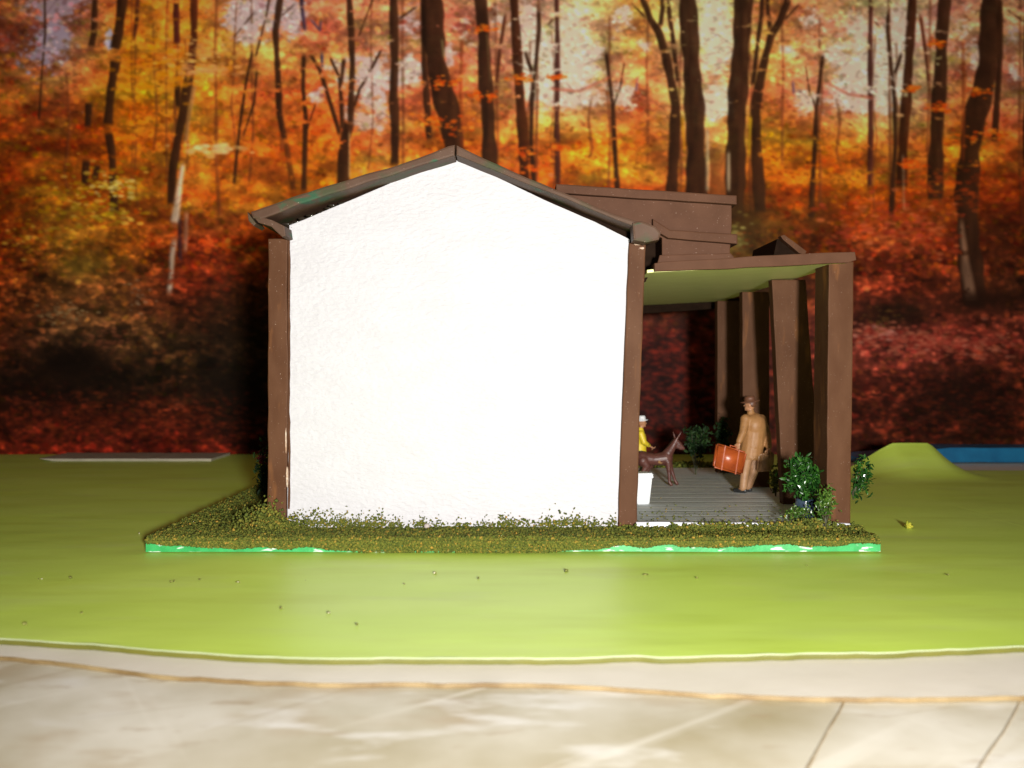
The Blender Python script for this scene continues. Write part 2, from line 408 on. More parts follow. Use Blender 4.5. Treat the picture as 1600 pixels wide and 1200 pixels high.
    img = img + sp * (img * 0.7 + np.array([26, 3, 1]) * (0.35 + .65 * low))
    dk = np.clip((vn(16, 9, 23) - .55) * 3, 0, 1)[..., None] * (1 - up)
    img *= (1 - .40 * dk)
    # sky gaps
    AX = 1119.5
    sky = []
    def S(x, y, rx, ry, s=1.0, c=(200, 180, 165)): sky.append((x, y, rx, ry, s, c))
    S(78, 62, 34, 48, .8, (150, 135, 150)); S(90, 5, 50, 20, .7, (150, 128, 135)); S(38, 100, 30, 25, .4, (130, 115, 130)); S(168, 62, 7, 18, 1, (160, 160, 185)); S(5, 60, 16, 60, .3, (120, 80, 75))
    S(385, 32, 38, 26, .95, (185, 165, 165)); S(400, 8, 45, 14, .8, (180, 160, 160)); S(455, 30, 26, 34, .9, (180, 160, 160)); S(495, 150, 12, 16, .7, (180, 160, 155)); S(395, 60, 20, 12, .6, (180, 150, 140))
    S(580, 130, 34, 50, .95, (190, 170, 165)); S(640, 115, 20, 26, 1, (195, 175, 165)); S(560, 190, 30, 14, .6, (185, 150, 130)); S(640, 40, 22, 30, .7, (180, 155, 150)); S(520, 110, 26, 22, .5)
    S(590, 200, 18, 14, .4); S(702, 85, 9, 26, .8, (190, 165, 155)); S(725, 50, 18, 50, .45); S(775, 30, 12, 30, .5)
    S(835, 100, 22, 60, 1.0, (205, 190, 172)); S(860, 110, 38, 35, 1.0, (210, 195, 175)); S(822, 30, 22, 40, .8, (200, 175, 160)); S(890, 40, 24, 34, .9, (205, 185, 165)); S(905, 110, 30, 30, .8); S(930, 78, 16, 16, .8)
    S(970, 25, 25, 20, .7); S(905, 150, 35, 22, .75); S(975, 150, 22, 24, .85, (200, 178, 160)); S(1005, 72, 14, 12, .7); S(880, 160, 40, 10, .4); S(965, 60, 20, 12, .4)
    S(1119.5, 60, 28, 50, 1.3, (205, 192, 170)); S(1119.5, 160, 26, 26, 1.3, (205, 190, 168)); S(1119.5, 5, 20, 18, 1, (205, 188, 160))
    for (x, y, rx, ry, s, c) in list(sky):
        if 700 < x < 1100: sky.append((AX + (AX - x) * .965, y + 6, rx, ry, s, c))
        elif 540 < x < 700: sky.append((AX + (AX - x) * .965, y + 6, rx * .6, ry, s * .7, c))
    field = np.zeros((Hd, Wd)); cc = np.zeros((Hd, Wd, 3))
    for (x, y, rx, ry, s, c) in sky:
        g = s * np.exp(-((PX - x) / rx) ** 2 - ((PY - y) / ry) ** 2)
        field += g; cc += g[..., None] * np.array(c)
    cc /= np.maximum(field, 1e-4)[..., None]
    br = 0.4 * vn(18, 8, 31, .3) + 0.35 * vn(9, 5, 32, -.3) + .25 * vn(4, 3, 33)
    m = np.clip((field * 1.25 + (br - .5) * 1.5 - .42) * 2.6, 0, 1)[..., None] * .93
    img = img * (1 - m) + cc * m
    # leaf dabs
    def dabs(n, region, size, lumr, huej, alpha, gate=None):
        xs = rng.uniform(region[0], region[2], n); ys = rng.uniform(region[1], region[3], n)
        for k in range(n):
            rx = size[0] * rng.uniform(.5, 1.5); ry = rx * rng.uniform(.4, .95)
            ci = int((xs[k] - x0) / ST); ri = int((ys[k] - y0) / ST)
            h = int(rx * 1.6 / ST) + 1
            a0, a1, b0, b1 = max(ri - h, 0), min(ri + h + 1, Hd), max(ci - h, 0), min(ci + h + 1, Wd)
            if a1 - a0 < 2 or b1 - b0 < 2 or not (0 <= ri < Hd and 0 <= ci < Wd): continue
            th = rng.uniform(-.7, .7); dx = PX[a0:a1, b0:b1] - xs[k]; dy = PY[a0:a1, b0:b1] - ys[k]
            uu = (dx * math.cos(th) + dy * math.sin(th)) / rx; vv = (-dx * math.sin(th) + dy * math.cos(th)) / ry
            g = np.clip(1.3 - (uu * uu + vv * vv), 0, 1)[..., None] * alpha
            bc = img[ri, ci] * rng.uniform(*lumr) + np.array([1, rng.uniform(-1, 1) * 1.6 + .3, -.6]) * huej * rng.uniform(0, 1)
            img[a0:a1, b0:b1] = img[a0:a1, b0:b1] * (1 - g) + np.clip(bc, 0, 235) * g
    dabs(30000, (x0, y0, x1, 430), (3.6,), (.58, 1.42), 16, .55)
    dabs(16000, (x0, 370, x1, y1), (4.0,), (.5, 1.7), 9, .5)
    # trunks and branches
    def stroke(pts, w0, w1, c=(46, 27, 17), soft=3.2, al=.93, gaps=True, fade=7.0):
        ph = pts[0][0]
        xs_ = [p[0] for p in pts]; ys_ = [p[1] for p in pts]; pad = max(w0, w1) + 5
        c0, c1 = max(int((min(xs_) - pad - x0) / ST), 0), min(int((max(xs_) + pad - x0) / ST) + 2, Wd)
        r0, r1 = max(int((min(ys_) - 4 - y0) / ST), 0), min(int((max(ys_) + 4 - y0) / ST) + 2, Hd)
        if c1 - c0 < 1 or r1 - r0 < 1: return
        qx = PX[r0:r1, c0:c1]; qy = PY[r0:r1, c0:c1]
        L = sum(math.dist(pts[i], pts[i + 1]) for i in range(len(pts) - 1)); acc = 0
        mask = np.zeros(qx.shape); side = np.zeros(qx.shape)
        wob = 1 + .10 * np.sin(qy * .05 + ph) + .06 * np.sin(qy * .13 + ph * 2)
        for i in range(len(pts) - 1):
            (xa, ya), (xb, yb) = pts[i], pts[i + 1]
            l = math.dist(pts[i], pts[i + 1])
            t = np.clip(((qx - xa) * (xb - xa) + (qy - ya) * (yb - ya)) / (l * l + 1e-6), 0, 1)
            d = np.hypot(qx - xa - t * (xb - xa), qy - ya - t * (yb - ya))
            along = acc + t * l
            hw = (w0 + (w1 - w0) * along / L) * .5 * wob
            g = np.clip((hw - d) / soft + .5, 0, 1) * np.clip(np.minimum(along, L - along) / fade + .15, 0, 1)
            sd = np.clip((qx - xa - t * (xb - xa)) / (hw + .1), -1, 1)
            side = np.where(g > mask, sd, side); mask = np.maximum(mask, g)
            acc += l
        if gaps:
            mask = mask * (1 - np.clip((vnl[r0:r1, c0:c1] - (.60 + min(.17, w0 * .006))) * 6, 0, .92))
        cv = np.array(c)[None, None] * (1 + .25 * side[..., None]) * (0.8 + .4 * vnt[r0:r1, c0:c1][..., None])
        m_ = mask[..., None] * al
        img[r0:r1, c0:c1] = img[r0:r1, c0:c1] * (1 - m_) + cv * m_
    vnl = .5 * vn(30, 10, 41) + .3 * vn(12, 6, 42) + .2 * vn(6, 4, 43)
    vnt = vn(7, 30, 44)
    T = []
    def A(pts, w0, w1=None, **k): T.append((pts, w0, w1 if w1 is not None else w0, k))
    A([(192, -120), (190, 0), (184, 50), (178, 76)], 19, 15, fade=3); A([(180, 92), (172, 140), (167, 196)], 15, 13); A([(168, 205), (174, 240), (178, 335)], 13, 12)
    A([(150, -120), (146, 50), (141, 74)], 9); A([(138, 158), (136, 200)], 10); A([(134, 248), (131, 290)], 11); A([(152, 255), (146, 282)], 9)
    A([(276, -120), (275, 20), (276, 70)], 9, c=(60, 25, 22)); A([(304, -120), (303, 60), (297, 120)], 12, c=(70, 32, 20)); A([(296, 118), (292, 140), (285, 180), (278, 215), (270, 260), (266, 320)], 15, 12)
    A([(277, 130), (279, 170)], 8)
    A([(395, 80), (385, 130), (375, 200), (366, 290)], 4, 5); A([(402, 110), (398, 160), (380, 215)], 3); A([(430, -60), (418, 20), (400, 90)], 3); A([(398, 20), (365, 60)], 2)
    A([(68, -60), (70, 50), (65, 110), (60, 190)], 3); A([(215, -40), (213, 30), (207, 65)], 6, c=(75, 38, 25))
    A([(440, -120), (438, 0), (431, 50), (435, 120), (437, 180), (446, 220)], 10, 9); A([(447, 222), (453, 260), (460, 300)], 8, c=(60, 32, 18), al=.7); A([(438, 28), (462, 6)], 2)
    A([(468, -120), (472, 10), (477, 50)], 6, c=(60, 45, 60)); A([(475, 85), (474, 140), (478, 180), (477, 225), (475, 300)], 6, 9); A([(478, 208), (486, 185), (494, 160)], 2.5)
    A([(546, -120), (546, 0), (549, 50), (551, 100), (549, 150), (548, 195)], 10, 9); A([(547, 190), (538, 225), (536, 310)], 17, 19)
    A([(486, 86), (500, 110), (510, 140), (522, 180), (532, 212)], 5, 8); A([(503, 82), (504, 108)], 5, c=(50, 50, 70)); A([(515, 88), (530, 120), (534, 160), (535, 205)], 4, 7); A([(538, 90), (533, 135)], 6); A([(485, 30), (500, 48), (502, 30)], 3, c=(80, 75, 90))
    A([(606, 60), (590, 90), (575, 120), (562, 140), (553, 170)], 3, 5)
    A([(615, -120), (615, 0), (616, 50), (617, 100), (615, 150), (618, 200), (617, 260)], 12, 14); A([(622, 32), (652, 11)], 3); A([(560, 60), (575, 20), (590, -20)], 2)
    A([(660, -120), (662, 0), (663, 100), (668, 170), (671, 220)], 8, 10)
    A([(672, -120), (676, 0), (677, 50), (682, 100), (692, 145), (702, 180), (710, 230), (716, 300), (712, 380), (705, 450), (703, 478)], 31, 36)
    A([(722, 60), (720, 130), (722, 250)], 6, c=(110, 50, 25), al=.6)
    A([(749, -120), (751, 0), (756, 60), (757, 110), (762, 170), (765, 240), (766, 310)], 16, 24)
    A([(790, 20), (781, 80), (775, 140)], 5, c=(75, 38, 25))
    A([(802, -120), (803, 0), (806, 50), (809, 100), (813, 160), (818, 220), (820, 290)], 12, 17, c=(52, 26, 14))
    A([(842, 15), (843, 45), (839, 80), (836, 110), (831, 160), (830, 220), (835, 300), (838, 345)], 5, 8); A([(820, 78), (826, 98), (833, 114)], 5)
    A([(870, -120), (870, 0), (871, 60), (871, 130), (870, 200), (872, 290)], 6, 9, c=(62, 32, 26)); A([(854, 40), (866, 28)], 2.5)
    A([(947, 80), (954, 135), (958, 170), (960, 220), (965, 300), (966, 340)], 5, 9); A([(966, 143), (958, 170)], 3); A([(976, 95), (968, 145)], 2); A([(996, 120), (994, 145)], 4, c=(110, 80, 90))
    A([(1003, -60), (1005, 0), (1017, 30), (1030, 50), (1040, 85), (1050, 130), (1056, 165), (1054, 230), (1048, 330)], 8, 20)
    A([(1038, -60), (1036, 10), (1032, 42)], 7); A([(1042, -60), (1046, 20), (1052, 60), (1060, 130)], 6, 7); A([(985, 2), (1010, 28)], 3)
    A([(1074, -120), (1075, 0), (1078, 50), (1081, 100), (1086, 170), (1088, 240), (1090, 340)], 25, 32)
    rt_ = np.random.default_rng(77)
    for k in range(34):      # thin far trunks
        x = rt_.uniform(x0, 1120); wv_ = rt_.uniform(2, 4.5); yb_ = rt_.uniform(220, 350); yt_ = rt_.choice([-120, rt_.uniform(0, 180)])
        n_ = 5; A([(x + rt_.normal(0, 2.5), yt_ + (yb_ - yt_) * j / n_) for j in range(n_ + 1)], wv_, wv_ * 1.4, c=(88, 46, 28), al=.55)
    T = T[-34:] + T[:-34]
    for pts, w0, w1, k in T: stroke(pts, w0, w1, **k)
    for pts, w0, w1, k in T:
        if pts[0][0] > 540: stroke([(AX + (AX - x) * .965, y + 4) for x, y in pts], w0, w1, **k)
    # dark bole foot under the mirrored pair of trunks, olive undergrowth
    for cx_, cy_, rx_, ry_, c_, al_ in ((1165, 350, 40, 55, (60, 42, 20), .7), (1150, 375, 16, 18, (120, 112, 60), .5), (1400, 490, 60, 28, (28, 18, 10), .8), (1535, 470, 70, 22, (34, 17, 10), .8), (1280, 330, 22, 30, (75, 45, 20), .5),
                                        (110, 565, 62, 34, (18, 10, 6), .95), (165, 600, 90, 40, (20, 12, 7), .6), (360, 500, 80, 60, (26, 17, 9), .6), (360, 620, 70, 60, (20, 13, 8), .75), (40, 600, 60, 22, (26, 14, 8), .6),
                                        (430, 270, 60, 30, (60, 32, 14), .35), (130, 415, 42, 22, (90, 72, 22), .6), (1560, 380, 30, 60, (45, 22, 12), .5), (1500, 620, 90, 40, (24, 13, 9), .7), (1040, 620, 70, 80, (24, 10, 8), .5)):
        g = np.exp(-(((PX - cx_) / rx_) ** 2 + ((PY - cy_) / ry_) ** 2) ** 1.4) * al_
        g = np.clip(g * (0.6 + .9 * a), 0, 1)[..., None]
        img = img * (1 - g) + np.array(c_) * g * (0.7 + .6 * a[..., None])
    # pale birch bark and pale leaf sprays
    B = (185, 165, 145)
    stroke([(304, 132), (296, 175), (289, 225)], 9, 6, c=(150, 105, 65), al=.8)
    stroke([(286, 255), (280, 290), (276, 320), (272, 350)], 7, 12, c=B, al=.85, soft=5); stroke([(273, 372), (268, 400), (267, 430), (263, 460)], 9, 7, c=B, al=.8, soft=5, fade=12); stroke([(291, 330), (289, 395)], 7, c=(150, 110, 90), al=.6, w1=6) if False else stroke([(291, 330), (289, 395)], 7, 6, c=(150, 110, 90), al=.6)
    stroke([(281, 340), (281, 410)], 7, 8, c=(40, 25, 35), al=.7)
    stroke([(546, 205), (546, 280)], 3, 3, c=(190, 150, 100), al=.6); stroke([(552, 200), (560, 196)], 2, 2, c=(120, 90, 70))
    stroke([(690, 60), (694, 95)], 4, 3, c=(150, 135, 90), al=.5); stroke([(760, 50), (766, 130)], 3, 3, c=(140, 110, 70), al=.4)
    stroke([(1500, 340), (1505, 390), (1509, 425), (1516, 465)], 6, 16, c=(150, 110, 85), al=.65, soft=7, fade=16); stroke([(1410, 240), (1412, 330)], 4, 4, c=(170, 140, 110), al=.5)
    stroke([(1066, 180), (1070, 240)], 5, 3, c=(170, 115, 30), al=.8, gaps=False); stroke([(1173, 180), (1171, 245)], 5, 3, c=(160, 125, 30), al=.8, gaps=False)
    stroke([(1106, 200), (1106, 300)], 5, 6, c=(170, 155, 125), al=.6, gaps=False); stroke([(1139, 235), (1139, 300)], 5, 6, c=(180, 160, 130), al=.6, gaps=False)
    stroke([(1122, 235), (1122, 310)], 24, 26, c=(120, 68, 35), al=.7, gaps=False)
    stroke([(858, 138), (905, 142), (945, 124), (955, 118)], 6, 4, c=(165, 80, 60), al=.6, gaps=False); stroke([(1368, 154), (1326, 148), (1292, 130)], 6, 4, c=(160, 78, 58), al=.6, gaps=False)
    # fine drooping twigs through the canopy
    for k in range(620):
        x = rng.uniform(x0, x1); y = rng.uniform(y0, 330); th = rng.normal(0, .5) + (math.pi if rng.random() < .5 else 0); L_ = rng.uniform(12, 46); pts = [(x, y)]
        for j in range(4): pts.append((pts[-1][0] + math.cos(th) * L_ / 4, pts[-1][1] + math.sin(th) * L_ / 4 + j * 1.2 - 1.5))
        stroke(pts, 1.6, .8, c=(60, 32, 20), soft=2.2, al=.34)
    def spray(n, cx_, cy_, rx_, ry_, cols_, size, al=.7):
        for k in range(n):
            x = rng.normal(cx_, rx_ * .5); y = rng.normal(cy_, ry_ * .5); r = size * rng.uniform(.5, 1.6)
            ci = int((x - x0) / ST); ri = int((y - y0) / ST); h = int(r * 1.5 / ST) + 1
            a0, a1, b0, b1 = max(ri - h, 0), min(ri + h + 1, Hd), max(ci - h, 0), min(ci + h + 1, Wd)
            if a1 - a0 < 2 or b1 - b0 < 2: continue
            dx = (PX[a0:a1, b0:b1] - x) / r; dy = (PY[a0:a1, b0:b1] - y) / (r * .5)
            g = np.clip(1.2 - dx * dx - dy * dy, 0, 1)[..., None] * al
            c_ = np.array(cols_[rng.integers(len(cols_))]) * rng.uniform(.75, 1.15)
            img[a0:a1, b0:b1] = img[a0:a1, b0:b1] * (1 - g) + c_ * g
    YG = [(180, 140, 30), (150, 125, 25), (200, 165, 70), (130, 100, 20)]; OR = [(205, 90, 25), (195, 70, 20), (215, 120, 40)]; PK = [(150, 60, 45), (175, 95, 70), (125, 40, 30)]
    spray(150, 150, 300, 90, 50, YG, 5.0, .55); spray(50, 180, 290, 34, 16, [(215, 195, 120), (200, 170, 70)], 4.5, .6); spray(70, 60, 370, 60, 30, YG, 4, .4); spray(50, 170, 335, 60, 16, YG, 5, .6)
    spray(120, 240, 100, 70, 60, [(205, 130, 30), (215, 150, 50), (190, 120, 20)], 6, .45); spray(90, 310, 90, 55, 28, [(215, 160, 80), (225, 180, 110)], 5, .4)
    spray(50, 335, 232, 50, 8, [(225, 175, 110), (235, 195, 140)], 6, .6); spray(60, 320, 110, 50, 10, [(220, 150, 90)], 5, .5)
    spray(70, 100, 490, 40, 16, [(150, 120, 80), (110, 90, 60)], 3, .6); spray(60, 165, 530, 60, 16, [(110, 60, 38), (85, 45, 28)], 4, .6); spray(30, 215, 462, 20, 22, [(130, 100, 75)], 3, .55); spray(30, 35, 460, 40, 10, [(150, 80, 35)], 4, .5)
    spray(40, 395, 388, 60, 9, [(150, 110, 40), (120, 80, 30)], 4, .5); spray(80, 330, 430, 90, 18, [(125, 35, 15), (140, 50, 20)], 5, .5)
    for (x, y, s) in ((690, 128, 20), (700, 200, 34), (672, 190, 22), (757, 150, 18), (760, 45, 14), (815, 122, 14), (820, 240, 22), (836, 262, 24), (870, 120, 10), (872, 230, 10), (1465, 68, 14), (1530, 143, 18), (1517, 217, 40), (1466, 170, 14), (1424, 140, 12), (1555, 210, 14), (1420, 255, 16)):
        spray(30, x, y, s * 1.3, s * .45, OR, 4, .6)
    spray(420, 1440, 535, 160, 22, PK, 5, .5); spray(120, 1370, 520, 50, 14, PK + [(185, 120, 105)], 5, .5); spray(250, 1380, 360, 110, 55, [(165, 60, 40), (150, 50, 25), (185, 95, 55)], 5, .5); spray(160, 1500, 300, 120, 40, [(150, 60, 25), (120, 45, 20)], 5, .45)
    spray(50, 1480, 545, 120, 10, PK + [(180, 110, 90)], 4, .5); spray(40, 1380, 500, 26, 18, [(90, 62, 28)], 3, .5); spray(50, 1150, 372, 22, 26, [(150, 140, 80), (110, 95, 45)], 4, .5)
    spray(300, 1060, 380, 130, 30, [(140, 60, 25), (90, 40, 18)], 4, .35)
    spray(1100, 1050, 600, 120, 120, [(120, 34, 22), (90, 28, 20), (36, 18, 16)], 5, .5)
    spray(1300, 200, 660, 230, 42, [(84, 27, 12), (62, 20, 10), (104, 40, 18), (35, 14, 9)], 4.5, .42); spray(900, 1470, 640, 190, 70, [(80, 30, 14), (60, 20, 12), (30, 14, 9)], 4, .45)
    # darker seam right of the big trunks is left to the lamp
    mn_ = img.mean(-1, keepdims=True); cn = np.clip((420 - PY) / 120, 0, 1)[..., None]
    img = np.clip(mn_ + (img - mn_) * (1 + .13 * cn), 0, 255) * (1 + .10 * cn)
    img = np.clip(img, 0, 240)
    k = np.array([.22, .56, .22])
    for _ in range(1):
        img = k[0] * np.roll(img, 1, 0) + k[1] * img + k[2] * np.roll(img, -1, 0)
        img = k[0] * np.roll(img, 1, 1) + k[1] * img + k[2] * np.roll(img, -1, 1)
    return gx, gy, PX, PY, img

def poster():
    YB = 28.4
    gx, gy, PX, PY, img = paint_forest()
    alb = lin(img)
    r2 = ((PX - 800) / F) ** 2 + ((PY - HZ) / F) ** 2
    alb = alb / PRINT_GAIN
    alb = np.clip(alb, 0, .92)
    Wd, Hd = len(gx), len(gy)
    X = (PX - 800) / F * YB; Z = EYE + (HZ - PY) / F * YB
    bow = 0.05 * np.sin(X * .35) + 0.02 * np.sin(X * 1.1 + 1)
    co = np.stack([X, YB + bow, Z], -1).reshape(-1, 3)
    idx = np.arange(Wd * Hd).reshape(Hd, Wd)
    q = np.stack([idx[:-1, :-1], idx[1:, :-1], idx[1:, 1:], idx[:-1, 1:]], -1).reshape(-1, 4)
    # outline strip and a back so the poster is a board with thickness
    ring = np.concatenate([idx[0, :], idx[1:, -1], idx[-1, -2::-1], idx[-2:0:-1, 0]])
    nb = len(co); back = co[ring].copy(); back[:, 1] = YB + 0.2
    co = np.concatenate([co, back]); n = len(ring)
    bi = nb + np.arange(n)
    side = np.stack([ring, np.roll(ring, -1), np.roll(bi, -1), bi], -1)
    faces = np.concatenate([q, side])
    me = bpy.data.meshes.new('poster')
    me.vertices.add(len(co)); me.vertices.foreach_set('co', co.ravel())
    me.loops.add(faces.size + n); me.loops.foreach_set('vertex_index', np.concatenate([faces.ravel(), bi]))
    me.polygons.add(len(faces) + 1)
    me.polygons.foreach_set('loop_start', np.concatenate([np.arange(len(faces)) * 4, [faces.size]]))
    me.update(calc_edges=True)
    ca = me.color_attributes.new('print', 'FLOAT_COLOR', 'POINT')
    c = np.ones((len(co), 4), np.float32); c[:nb, :3] = alb.reshape(-1, 3); c[nb:, :3] = .6
    ca.data.foreach_set('color', c.ravel())
    me.polygons.foreach_set('use_smooth', [True] * len(me.polygons))
    m = bpy.data.materials.new('forest_print'); m.use_nodes = True
    N = m.node_tree.nodes; L = m.node_tree.links; b = N['Principled BSDF']
    at = N.new('ShaderNodeVertexColor'); at.layer_name = 'print'
    L.new(at.outputs[0], b.inputs['Base Color']); b.inputs['Roughness'].default_value = .5; b.inputs['Specular IOR Level'].default_value = .04
    o = link('forest_poster', me, m, org=(0, 0, 0))
    tag(o, 'printed autumn forest poster standing upright behind the model house', 'poster')
PRINT_GAIN = 0.74
poster()

# ------------------------------------------------------------------ base board
ZB = 0.17
bm = bmesh.new()
nx = 90
fr = []
for i in range(nx + 1):
    x = -4.95 + 9.93 * i / nx
    z = 0.024 + 0.012 * mnoise.noise((x * .5, 0, 0)) - 0.012 * max(0, 1 - abs(x + 1.5) / 4)
    fr.append((x, 13.2 + 0.02 * mnoise.noise((x * 1.3, 5, 0)), max(0.012, z)))
vb0 = [bm.verts.new((x, y, z)) for x, y, z in fr]
vt0 = [bm.verts.new((x, y + .004, z + .148)) for x, y, z in fr]
vt1 = [bm.verts.new((x, 22.9, ZB)) for x, y, z in fr]; vb1 = [bm.verts.new((x, 22.9, .02)) for x, y, z in fr]
for i in range(nx):
    for r0, r1 in ((vb0, vt0), (vt0, vt1), (vt1, vb1), (vb1, vb0)):
        bm.faces.new((r0[i], r0[i + 1], r1[i + 1], r1[i]))
bm.faces.new((vb0[0], vt0[0], vt1[0], vb1[0])); bm.faces.new((vb0[-1], vb1[-1], vt1[-1], vt0[-1]))
base = link('base_board', bm_mesh(bm), GREENP, org=(0, 18, 0))
tag(base, 'flat card base with chipped bright green edge lying under the model house', 'base')

# ------------------------------------------------------------------ the model house
HOUSE = empty('model_house', (-0.8, 18, ZB), 'white gabled model house with brown posts, brown roof and pillared porch on a mossy base', 'model house')
gp = [(449, 825), (700, 826), (966, 824), (969, 700), (973, 600), (978, 480), (984, 374), (930, 347), (850, 312), (770, 274), (710, 246), (640, 273), (550, 312), (452, 352), (449, 600)]
link('wall', prism(gp, 14.0, 14.0, 14.16, amp=0.006, bev=.008, step=.2), WHITE, HOUSE)['label'] = 'blank white embossed gable wall'
link('wall', prism_w([(-3.2, ZB), (-3.05, ZB), (-3.05, 4.5), (-3.2, 4.5)], 14.17, 21.9, amp=0, bev=0), WHITE, HOUSE)
link('wall', prism_w([(1.46, ZB), (1.62, ZB), (1.62, 4.25), (1.46, 4.25)], 14.17, 21.9, amp=0, bev=0), WHITE, HOUSE)
bp_ = [(W(x, y, 14.0).x, W(x, y, 14.0).z) for x, y in [(453, 825), (960, 825), (975, 380), (710, 255), (455, 356)]]
link('wall', prism_w(bp_, 21.75, 21.89, amp=0, bev=0), WHITE, HOUSE)
# corner posts
link('corner_post', prism([(418, 822), (446, 822), (449, 700), (450, 560), (448, 450), (450, 373), (419, 373)], 13.93, 13.93, 14.25, amp=0.012, step=.09, bev=.02, seed=3), BROWN_POST, HOUSE)
link('corner_post', prism([(965, 826), (995, 826), (1000, 640), (1009, 381), (983, 378), (974, 600)], 13.93, 13.93, 14.25, amp=0.010, step=.09, bev=.02, seed=4), BROWN_POST, HOUSE)
# paint drip line at the left of the gable
def strip(pts, y, wdt, th, mat, name, seed):
    poly = [(x - wdt * (0.5 + .5 * random.random()), yy) for x, yy in pts] + [(x + wdt * (0.3 + .7 * random.random()), yy) for x, yy in pts[::-1]]
    return link(name, prism(poly, y, y - th, y, amp=0.008, step=.05, bev=.004, seed=seed), mat, HOUSE)
strip([(452, 375 + k * 15) for k in range(29)], 13.995, 2.0, .025, BROWN_POST, 'paint_drip', 5)
for (x, y, rx, ry, ys, sd) in ((996, 381, 9, 3, 13.92, 1), (1003, 388, 5, 2, 13.92, 2), (449, 745, 2, 20, 13.925, 3), (447, 690, 1.6, 30, 13.925, 4), (1031, 418, 7, 1.5, 13.74, 6)):
    poly = [(x + rx * math.cos(t) * (0.6 + .4 * random.random()), y + ry * math.sin(t) * (0.6 + .4 * random.random())) for t in [k * .7 for k in range(9)]]
    link('paint_chip', prism(poly, ys, ys - .018, ys + .02, amp=.004, step=.04, bev=.003, seed=sd), CHIP, HOUSE)
# roof: two slabs
rf = link('roof_slab', prism([(391, 331), (470, 303), (560, 276), (650, 248), (700, 228), (711, 226), (711, 243), (640, 264), (560, 290), (470, 319), (406, 343), (394, 341)], 13.55, 13.55, 22.3, amp=0.016, step=.10, bev=.03, seed=7), BROWN_ROOF, HOUSE)
link('roof_slab', prism([(712, 226), (722, 231), (800, 266), (880, 300), (960, 334), (1012, 352), (1026, 360), (1022, 368), (990, 354), (940, 333), (860, 301), (780, 269), (712, 242)], 13.55, 13.55, 22.3, amp=0.014, step=.10, bev=.03, seed=8), BROWN_ROOF, HOUSE)
link('eave_return', prism([(392, 335), (403, 348), (424, 354), (441, 370), (447, 368), (445, 353), (426, 344), (406, 338)], 13.56, 13.56, 22.2, amp=0.010, step=.06, bev=.015, seed=9), BROWN_ROOF, HOUSE)
link('eave_return', prism([(386, 331), (400, 349), (396, 353), (388, 345)], 13.52, 13.52, 14.0, amp=0.008, step=.06, bev=.015, seed=9), BROWN_ROOF, HOUSE)
link('eave_return', prism([(989, 347), (1003, 345), (1024, 354), (1033, 364), (1030, 375), (1010, 379), (990, 375)], 13.5, 13.5, 13.78, amp=0.014, step=.06, bev=.03, seed=10), BROWN_ROOF, HOUSE)
# near-black strip, painted shade for the open gap under the slabs
link('gable_gap_shade', prism([(446, 366), (446, 352), (560, 300), (700, 246), (710, 240), (850, 300), (985, 354), (1006, 366), (1000, 384), (984, 378), (710, 256), (455, 358)], 14.1, 14.18, 14.40, amp=0.006, bev=0), DARK, HOUSE)
# glossy glue beads below the left roof slab
gb = bmesh.new()
for k in range(26):
    x = random.uniform(432, 540); y = 366 - (x - 432) * .42 + random.uniform(-10, 2); r = random.uniform(.012, .035)
    bmesh.ops.create_icosphere(gb, subdivisions=2, radius=r, matrix=Matrix.Translation(W(x, y, 14.02)) @ Matrix.Diagonal((2.2, .6, .8, 1)))
link('glue_bead', bm_mesh(gb), material('dry_glue', (0.012, 0.008, 0.006), (.02, .015, .01), 9, .08, spec=.8), HOUSE, smooth=True)
# near-black panel standing in for the shaded gap by the right eave
link('eave_gap_shade', prism([(1004, 372), (1037, 362), (1037, 396), (1022, 414), (1009, 440), (1000, 440)], 14.6, 14.6, 14.9, amp=0.008, bev=.01), DARK, HOUSE)
# raised false front, seen from its side
TW = link('false_front', prism([(872, 300), (1143, 316), (1143, 352), (1140, 399), (1034, 404), (1034, 372), (960, 345), (870, 306)], 14.0, 13.98, 20.6, amp=0.005, step=.2, bev=.015, seed=11), BROWN, HOUSE)
link('cornice', prism([(868, 290), (1148, 308), (1148, 322), (868, 304)], 14.0, 13.86, 20.75, amp=0.006, step=.15, bev=.02, seed=12), BROWN, TW)
link('cornice', prism([(1018, 344), (1045, 361), (1149, 368), (1149, 383), (1042, 374), (1018, 360)], 14.0, 13.86, 20.75, amp=0.006, step=.15, bev=.02, seed=13), BROWN, TW)
link('front_foot', prism([(1030, 399), (1140, 396), (1146, 402), (1146, 408), (1026, 414)], 13.9, 13.85, 20.8, amp=0.01, step=.1, bev=.015, seed=14), BROWN, TW)
# porch roof
PR = link('porch_roof', prism([(1022, 412), (1035, 410), (1155, 403), (1240, 398), (1336, 394), (1337, 405), (1325, 407), (1235, 412), (1125, 417), (1022, 422)], 13.75, 13.75, 22.2, amp=0.009, step=.09, bev=.014, seed=15), BROWN, HOUSE)
link('porch_ceiling', prism([(1012, 421), (1022, 420), (1125, 415), (1235, 410), (1325, 405), (1327, 409.5), (1235, 414.5), (1125, 420), (1022, 425), (1012, 426)], 13.75, 13.80, 22.0, amp=0.002, step=.12, bev=.006, seed=16), CEIL, PR)
link('fascia', prism([(1023, 411), (1035, 409), (1155, 402), (1240, 397), (1336, 393), (1338, 406), (1325, 410), (1235, 415), (1125, 420), (1023, 424)], 13.70, 13.70, 13.77, amp=0.008, step=.09, bev=.012, seed=15), BROWN, PR)
link('rear_beam', prism([(1003, 474), (1215, 462), (1215, 476), (1003, 490)], 22.0, 22.02, 22.18, amp=0.01, bev=.01), DARK, PR)
